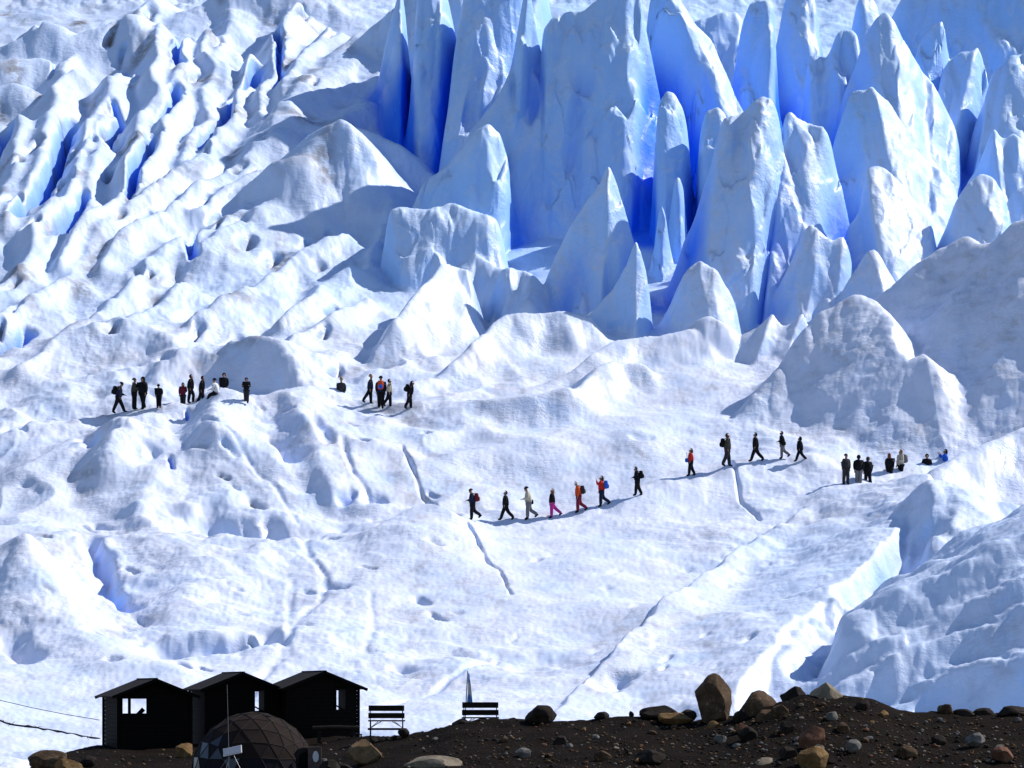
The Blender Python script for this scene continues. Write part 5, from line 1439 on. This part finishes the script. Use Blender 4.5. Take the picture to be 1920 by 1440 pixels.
    if pack:
        kind, pc, plabel, *rest = pack
        pos = {'back': up((-0.26, 0, 0.30)), 'hip': up((-0.12, -0.26, -0.02)), 'hip_left': up((-0.05, 0.27, 0.0)), 'front': up((0.22, 0, 0.05))}[kind]
        sz = {'back': (0.24, 0.32, 0.48)}.get(kind, (0.30, 0.16, 0.26))
        w_ = Vector((x, d, zg)) + Matrix.Rotation(face, 3, 'Z') @ (Vector(tr(pos)))
        bm = bmesh.new(); box_into(bm, (0, 0, 0), [s_ * S for s_ in sz])
        bmesh.ops.subdivide_edges(bm, edges=bm.edges[:], cuts=2, use_grid_fill=True)
        for v_ in bm.verts:
            q = Vector((v_.co.x / (sz[0] * S / 2), v_.co.y / (sz[1] * S / 2), v_.co.z / (sz[2] * S / 2)))
            q *= 1.0 / max(q.length / 1.28, 1.0)
            v_.co = Vector((q.x * sz[0] * S / 2, q.y * sz[1] * S / 2, q.z * sz[2] * S / 2))
        bp = obj('backpack' if kind == 'back' else 'shoulder_bag', bm_mesh('backpack', bm), cloth(pc), None, tuple(w_), True, label=plabel, category='backpack' if kind == 'back' else 'bag', group='packs and bags carried on the glacier')
        bp.rotation_euler = (0, lean, face)
        bp.rotation_mode = 'XYZ'
        bp.matrix_world = Matrix.Translation(w_) @ Matrix.Rotation(face, 4, 'Z') @ Matrix.Rotation(lean, 4, 'Y')
        if kind == 'back':
            pk2 = ellipsoid('pocket', (-0.12 * S, 0, -0.09 * S), (0.06 * S, 0.12 * S, 0.13 * S))
            obj('pocket', pk2, cloth(rest[0] if rest else tuple(c_ * 0.6 for c_ in pc)), bp, None, True)
            for sy in (-1, 1):
                obj('strap', tube('strap', [(0.08 * S, sy * 0.1 * S, 0.2 * S), (0.22 * S, sy * 0.13 * S, 0.27 * S), (0.40 * S, sy * 0.12 * S, 0.08 * S), (0.24 * S, sy * 0.14 * S, -0.2 * S), (0.08 * S, sy * 0.12 * S, -0.2 * S)], 0.014 * S, 5), cloth(BLACK), bp)
        else:
            obj('strap', tube('strap', [(0, 0, 0.1 * S), (0.05 * S, 0.12 * S, 0.4 * S), (0.1 * S, 0.3 * S, 0.5 * S)], 0.012 * S, 5), cloth(BLACK), bp)
    return p
PI = math.pi
RT, LF, TO, AW = 0.0, PI, -PI / 2, PI / 2
WALK = (0.38, -0.38, 0.08, 0.42); WALK2 = (0.12, -0.25, 0.12, 0.75); STAND = (0.05, -0.05, 0.03, 0.03); APART = (0.20, -0.22, 0.12, 0.05); STEP = (0.45, -0.12, 0.55, 0.05); SMALL = (0.18, -0.20, 0.1, 0.25)
HANG = ((0.05, 0.15), (-0.05, 0.15)); SWING = ((-0.3, 0.3), (0.35, 0.3)); FOLD = ((0.25, 1.4), (0.25, 1.4)); HOLD = ((0.15, 1.3), (0.1, 0.3)); FACE_ = ((0.9, 2.0), (0.1, 0.4))
g1 = 'resting party on the upper snow ridge, left'
person(222, 776, 717, RT, 'person in a dark blue jacket striding right, leftmost of the upper row', NAVY, BLACK, BLACK, 'beanie', (0.42, -0.30, 0.05, 0.1), HOLD, 0.18, pack=('back', BLACK, 'black backpack on the leftmost walker of the upper row'), nod=0.3, group=g1)
person(252, 769, 711, RT, 'person in an olive jacket facing the tall dark figure, second in the upper row', OLIVE, BLACK, OLIVE, 'beanie', STAND, FOLD, 0.0, group=g1)
person(268, 769, 707, TO - 0.6, 'tall person in a bulky black coat beside the one in olive', BLACK, BLACK, BLACK, 'hood', SMALL, HANG, 0.05, bulk=1.3, pack=('hip', BLACK, 'black bag at the hip of the tall figure in the bulky coat'), group=g1)
person(298, 766, 722, TO, 'person bending forward with legs apart, hands on the hips', BLACK, BLACK, BLACK, 'beanie', (0.15, 0.0, 0.1, 0.05), ((-0.3, 1.1), (-0.3, 1.1)), 0.45, group=g1)
person(343, 757, 719, TO, 'short person with a red scarf at the left of the group of five', DRED, CHAR, BROWN, 'long_hair', STAND, HOLD, 0.05, hidden=1.5, group=g1)
person(357, 757, 704, RT, 'person in a long black coat with one knee raised on the snow', BLACK, BLACK, BLACK, 'hair', STEP, HANG, 0.08, bulk=1.15, coat=0.88, group=g1)
person(378, 754, 706, RT, 'slim person in black, middle one of the group of five', BLACK, BLACK, BLACK, 'hair', SMALL, HANG, 0.12, hidden=1.72, group=g1)
person(405, 739, 703, LF - 0.4, 'person in a white jacket sitting on the snow hump', WHITE, BLACK, BLACK, 'beanie', (1.2, 1.3, 0.9, 1.1), HOLD, 0.15, sit=True, tall=1.75, group=g1)
person(420, 732, 701, TO, 'person in black standing behind the one in white', BLACK, BLACK, BLACK, 'hair', STAND, ((0.1, 0.2), (-0.4, 0.2)), 0.0, hidden=1.72, group=g1)
person(462, 757, 709, TO, 'person in black standing apart at the right of the resting party', BLACK, CHAR, BLACK, 'hair', SMALL, FOLD, 0.0, group=g1)
g2 = 'small party on the upper ridge, middle'
person(640, 735, 711, TO, 'person seen to the waist behind the snow hump, with a pale hat', CHAR, BLACK, TAN, 'bobble_hat', STAND, HANG, 0.05, hidden=1.72, group=g2)
person(694, 758, 705, RT, 'person with a red hood and beige bobble hat walking right', NAVY, BLACK, TAN, 'bobble_hat', (0.08, -0.50, 0.05, 0.1), HANG, 0.06, coat=0.86, group=g2)
person(714, 767, 707, AW, 'tall person in blue seen from behind with an orange pack', NAVY, BLACK, BLACK, 'beanie', APART, HANG, 0.0, pack=('back', ORANGE, 'orange and blue backpack worn by the tall person in blue', BLUE), group=g2)
person(730, 764, 712, RT, 'person in a beige jacket close behind the orange pack', BEIGE, BLACK, BLACK, 'hair', (0.12, -0.30, 0.1, 0.35), HANG, 0.03, group=g2)
person(768, 768, 715, RT, 'last walker of the middle party, stooping under a big black pack', BLACK, BLACK, BLACK, 'long_hair', (0.15, -0.2, 0.1, 0.3), HANG, 0.28, pack=('back', BLACK, 'big black pack on the stooping last walker of the middle party'), group=g2)
g3 = 'file of walkers on the lower path'
person(886, 976, 918, LF, 'leading walker in blue with a dark red backpack', NAVY, BLACK, BROWN, 'beanie', WALK2, HOLD, 0.10, pack=('back', MAROON, 'dark red backpack on the leading walker'), group=g3, nod=0.2)
person(948, 976, 920, LF, 'walker in a long black coat striding, second in the lower file', BLACK, BLACK, BROWN, 'hair', WALK, HANG, 0.02, coat=0.88, group=g3)
person(991, 975, 914, LF, 'walker in a pale jacket and grey trousers with a black hip bag', BEIGE, GREY, BLACK, 'beanie', WALK2, HOLD, 0.12, pack=('hip', BLACK, 'black hip bag of the walker in the pale jacket'), group=g3, nod=0.25)
person(1035, 972, 918, LF, 'walker in bright pink trousers and a black jacket', BLACK, PINK, TAN, 'long_hair', (0.05, -0.55, 0.02, 0.35), HANG, 0.0, coat=0.90, group=g3)
person(1085, 962, 904, LF, 'walker in an orange jacket with a pale beanie', ORANGE, DRED, WHITE, 'beanie', WALK2, HANG, 0.12, pack=('back', CHAR, 'grey and black backpack on the walker in orange', GREY), group=g3, nod=0.35)
person(1128, 951, 894, LF, 'walker in a red jacket shading the eyes with a hand', RED, NAVY, BROWN, 'long_hair', WALK2, FACE_, 0.04, pack=('back', BLUE, 'bright blue backpack on the walker in red', (0.02, 0.07, 0.3)), group=g3)
person(1195, 930, 876, LF, 'walker in black with an orange collar, last of the lower file', BLACK, BLACK, BROWN, 'hair', SMALL, HOLD, 0.10, pack=('back', BLACK, 'black backpack on the last walker of the lower file'), group=g3, nod=0.3)
g4 = 'walkers on the crest at the right'
person(1295, 893, 842, LF, 'long-haired person in a red top, leftmost on the right crest', RED, BLACK, BROWN, 'long_hair', SMALL, HANG, 0.0, pack=('front', BLUE, 'blue jacket bundled at the waist of the woman in red'), group=g4)
person(1364, 875, 814, RT, 'tall person in a grey jacket carrying a round black bag', OLIVE, CHAR, BROWN, 'hair', SMALL, HANG, 0.02, pack=('back', BLACK, 'round black bag behind the tall person in grey'), coat=0.88, group=g4)
person(1417, 866, 811, LF, 'person in a long dark coat striding up the crest', BLACK, BLACK, BLACK, 'hair', WALK, HANG, 0.05, coat=0.90, group=g4)
person(1467, 861, 810, LF, 'person in black with an orange collar and grey trousers', BLACK, GREY, BROWN, 'hair', WALK2, HOLD, 0.10, pack=('hip_left', BLACK, 'black bag at the hip of the person in grey trousers on the crest'), group=g4)
person(1500, 866, 820, LF, 'person in a wide black cape, rightmost of the five on the crest', BLACK, BLACK, BLACK, 'hood', WALK, HANG, 0.05, bulk=1.2, coat=0.98, group=g4)
g5 = 'group beyond the crest at the far right'
person(1586, 909, 853, TO + 0.5, 'lean person in dark grey seen full length, left of the far right group', CHAR, CHAR, OLIVE, 'beanie', (0.15, -0.1, 0.2, 0.05), HANG, 0.02, group=g5)
person(1610, 906, 855, AW, 'person in black with light grey trousers seen from behind', BLACK, GREY, BLACK, 'hair', STAND, HANG, 0.0, bulk=1.1, hidden=1.74, group=g5)
person(1627, 903, 858, AW + 0.3, 'person in a puffy black jacket next to the light grey trousers', BLACK, BLACK, BROWN, 'hair', SMALL, HANG, 0.0, bulk=1.25, hidden=1.70, group=g5)
person(1668, 888, 852, AW - 0.5, 'person in a black coat with reddish hair standing behind the ridge', BLACK, BLACK, (0.16, 0.05, 0.03), 'long_hair', STAND, HANG, 0.0, bulk=1.1, hidden=1.66, group=g5)
person(1689, 884, 845, LF + 0.4, 'person in a pale jacket with a grey pack standing behind the ridge', BEIGE, BLACK, TAN, 'hair', STAND, HOLD, 0.02, pack=('back', GREY, 'grey and black pack on the person in the pale jacket', BLACK), hidden=1.80, group=g5)
person(1738, 872, 853, TO, 'person in black seen only from the chest up', BLACK, BLACK, OLIVE, 'hair', STAND, HANG, 0.05, hidden=1.70, group=g5)
person(1773, 866, 844, LF, 'person in a bright blue jacket at the far right taking a picture', BLUE, BLACK, BLACK, 'long_hair', STAND, ((1.0, 1.7), (1.0, 1.7)), 0.05, hidden=1.70, group=g5)

# turn the grown surfaces into plain meshes
_dg = bpy.context.evaluated_depsgraph_get()
_dg.update()
_new = [(o_, bpy.data.meshes.new_from_object(o_.evaluated_get(_dg)), m_, ex_) for (o_, m_, ex_) in _skins]
for o_, me_, m_, ex_ in _new:
    o_.modifiers.clear()
    if ex_:
        bm = bmesh.new(); bm.from_mesh(me_)
        for pts_, r_ in ex_:
            tube_into(bm, pts_, [r_, r_ * 0.95, r_ * 0.75], 5)
        bm.to_mesh(me_); bm.free()
    me_.materials.clear(); me_.materials.append(m_)
    for p_ in me_.polygons:
        p_.use_smooth = True
    o_.data = me_
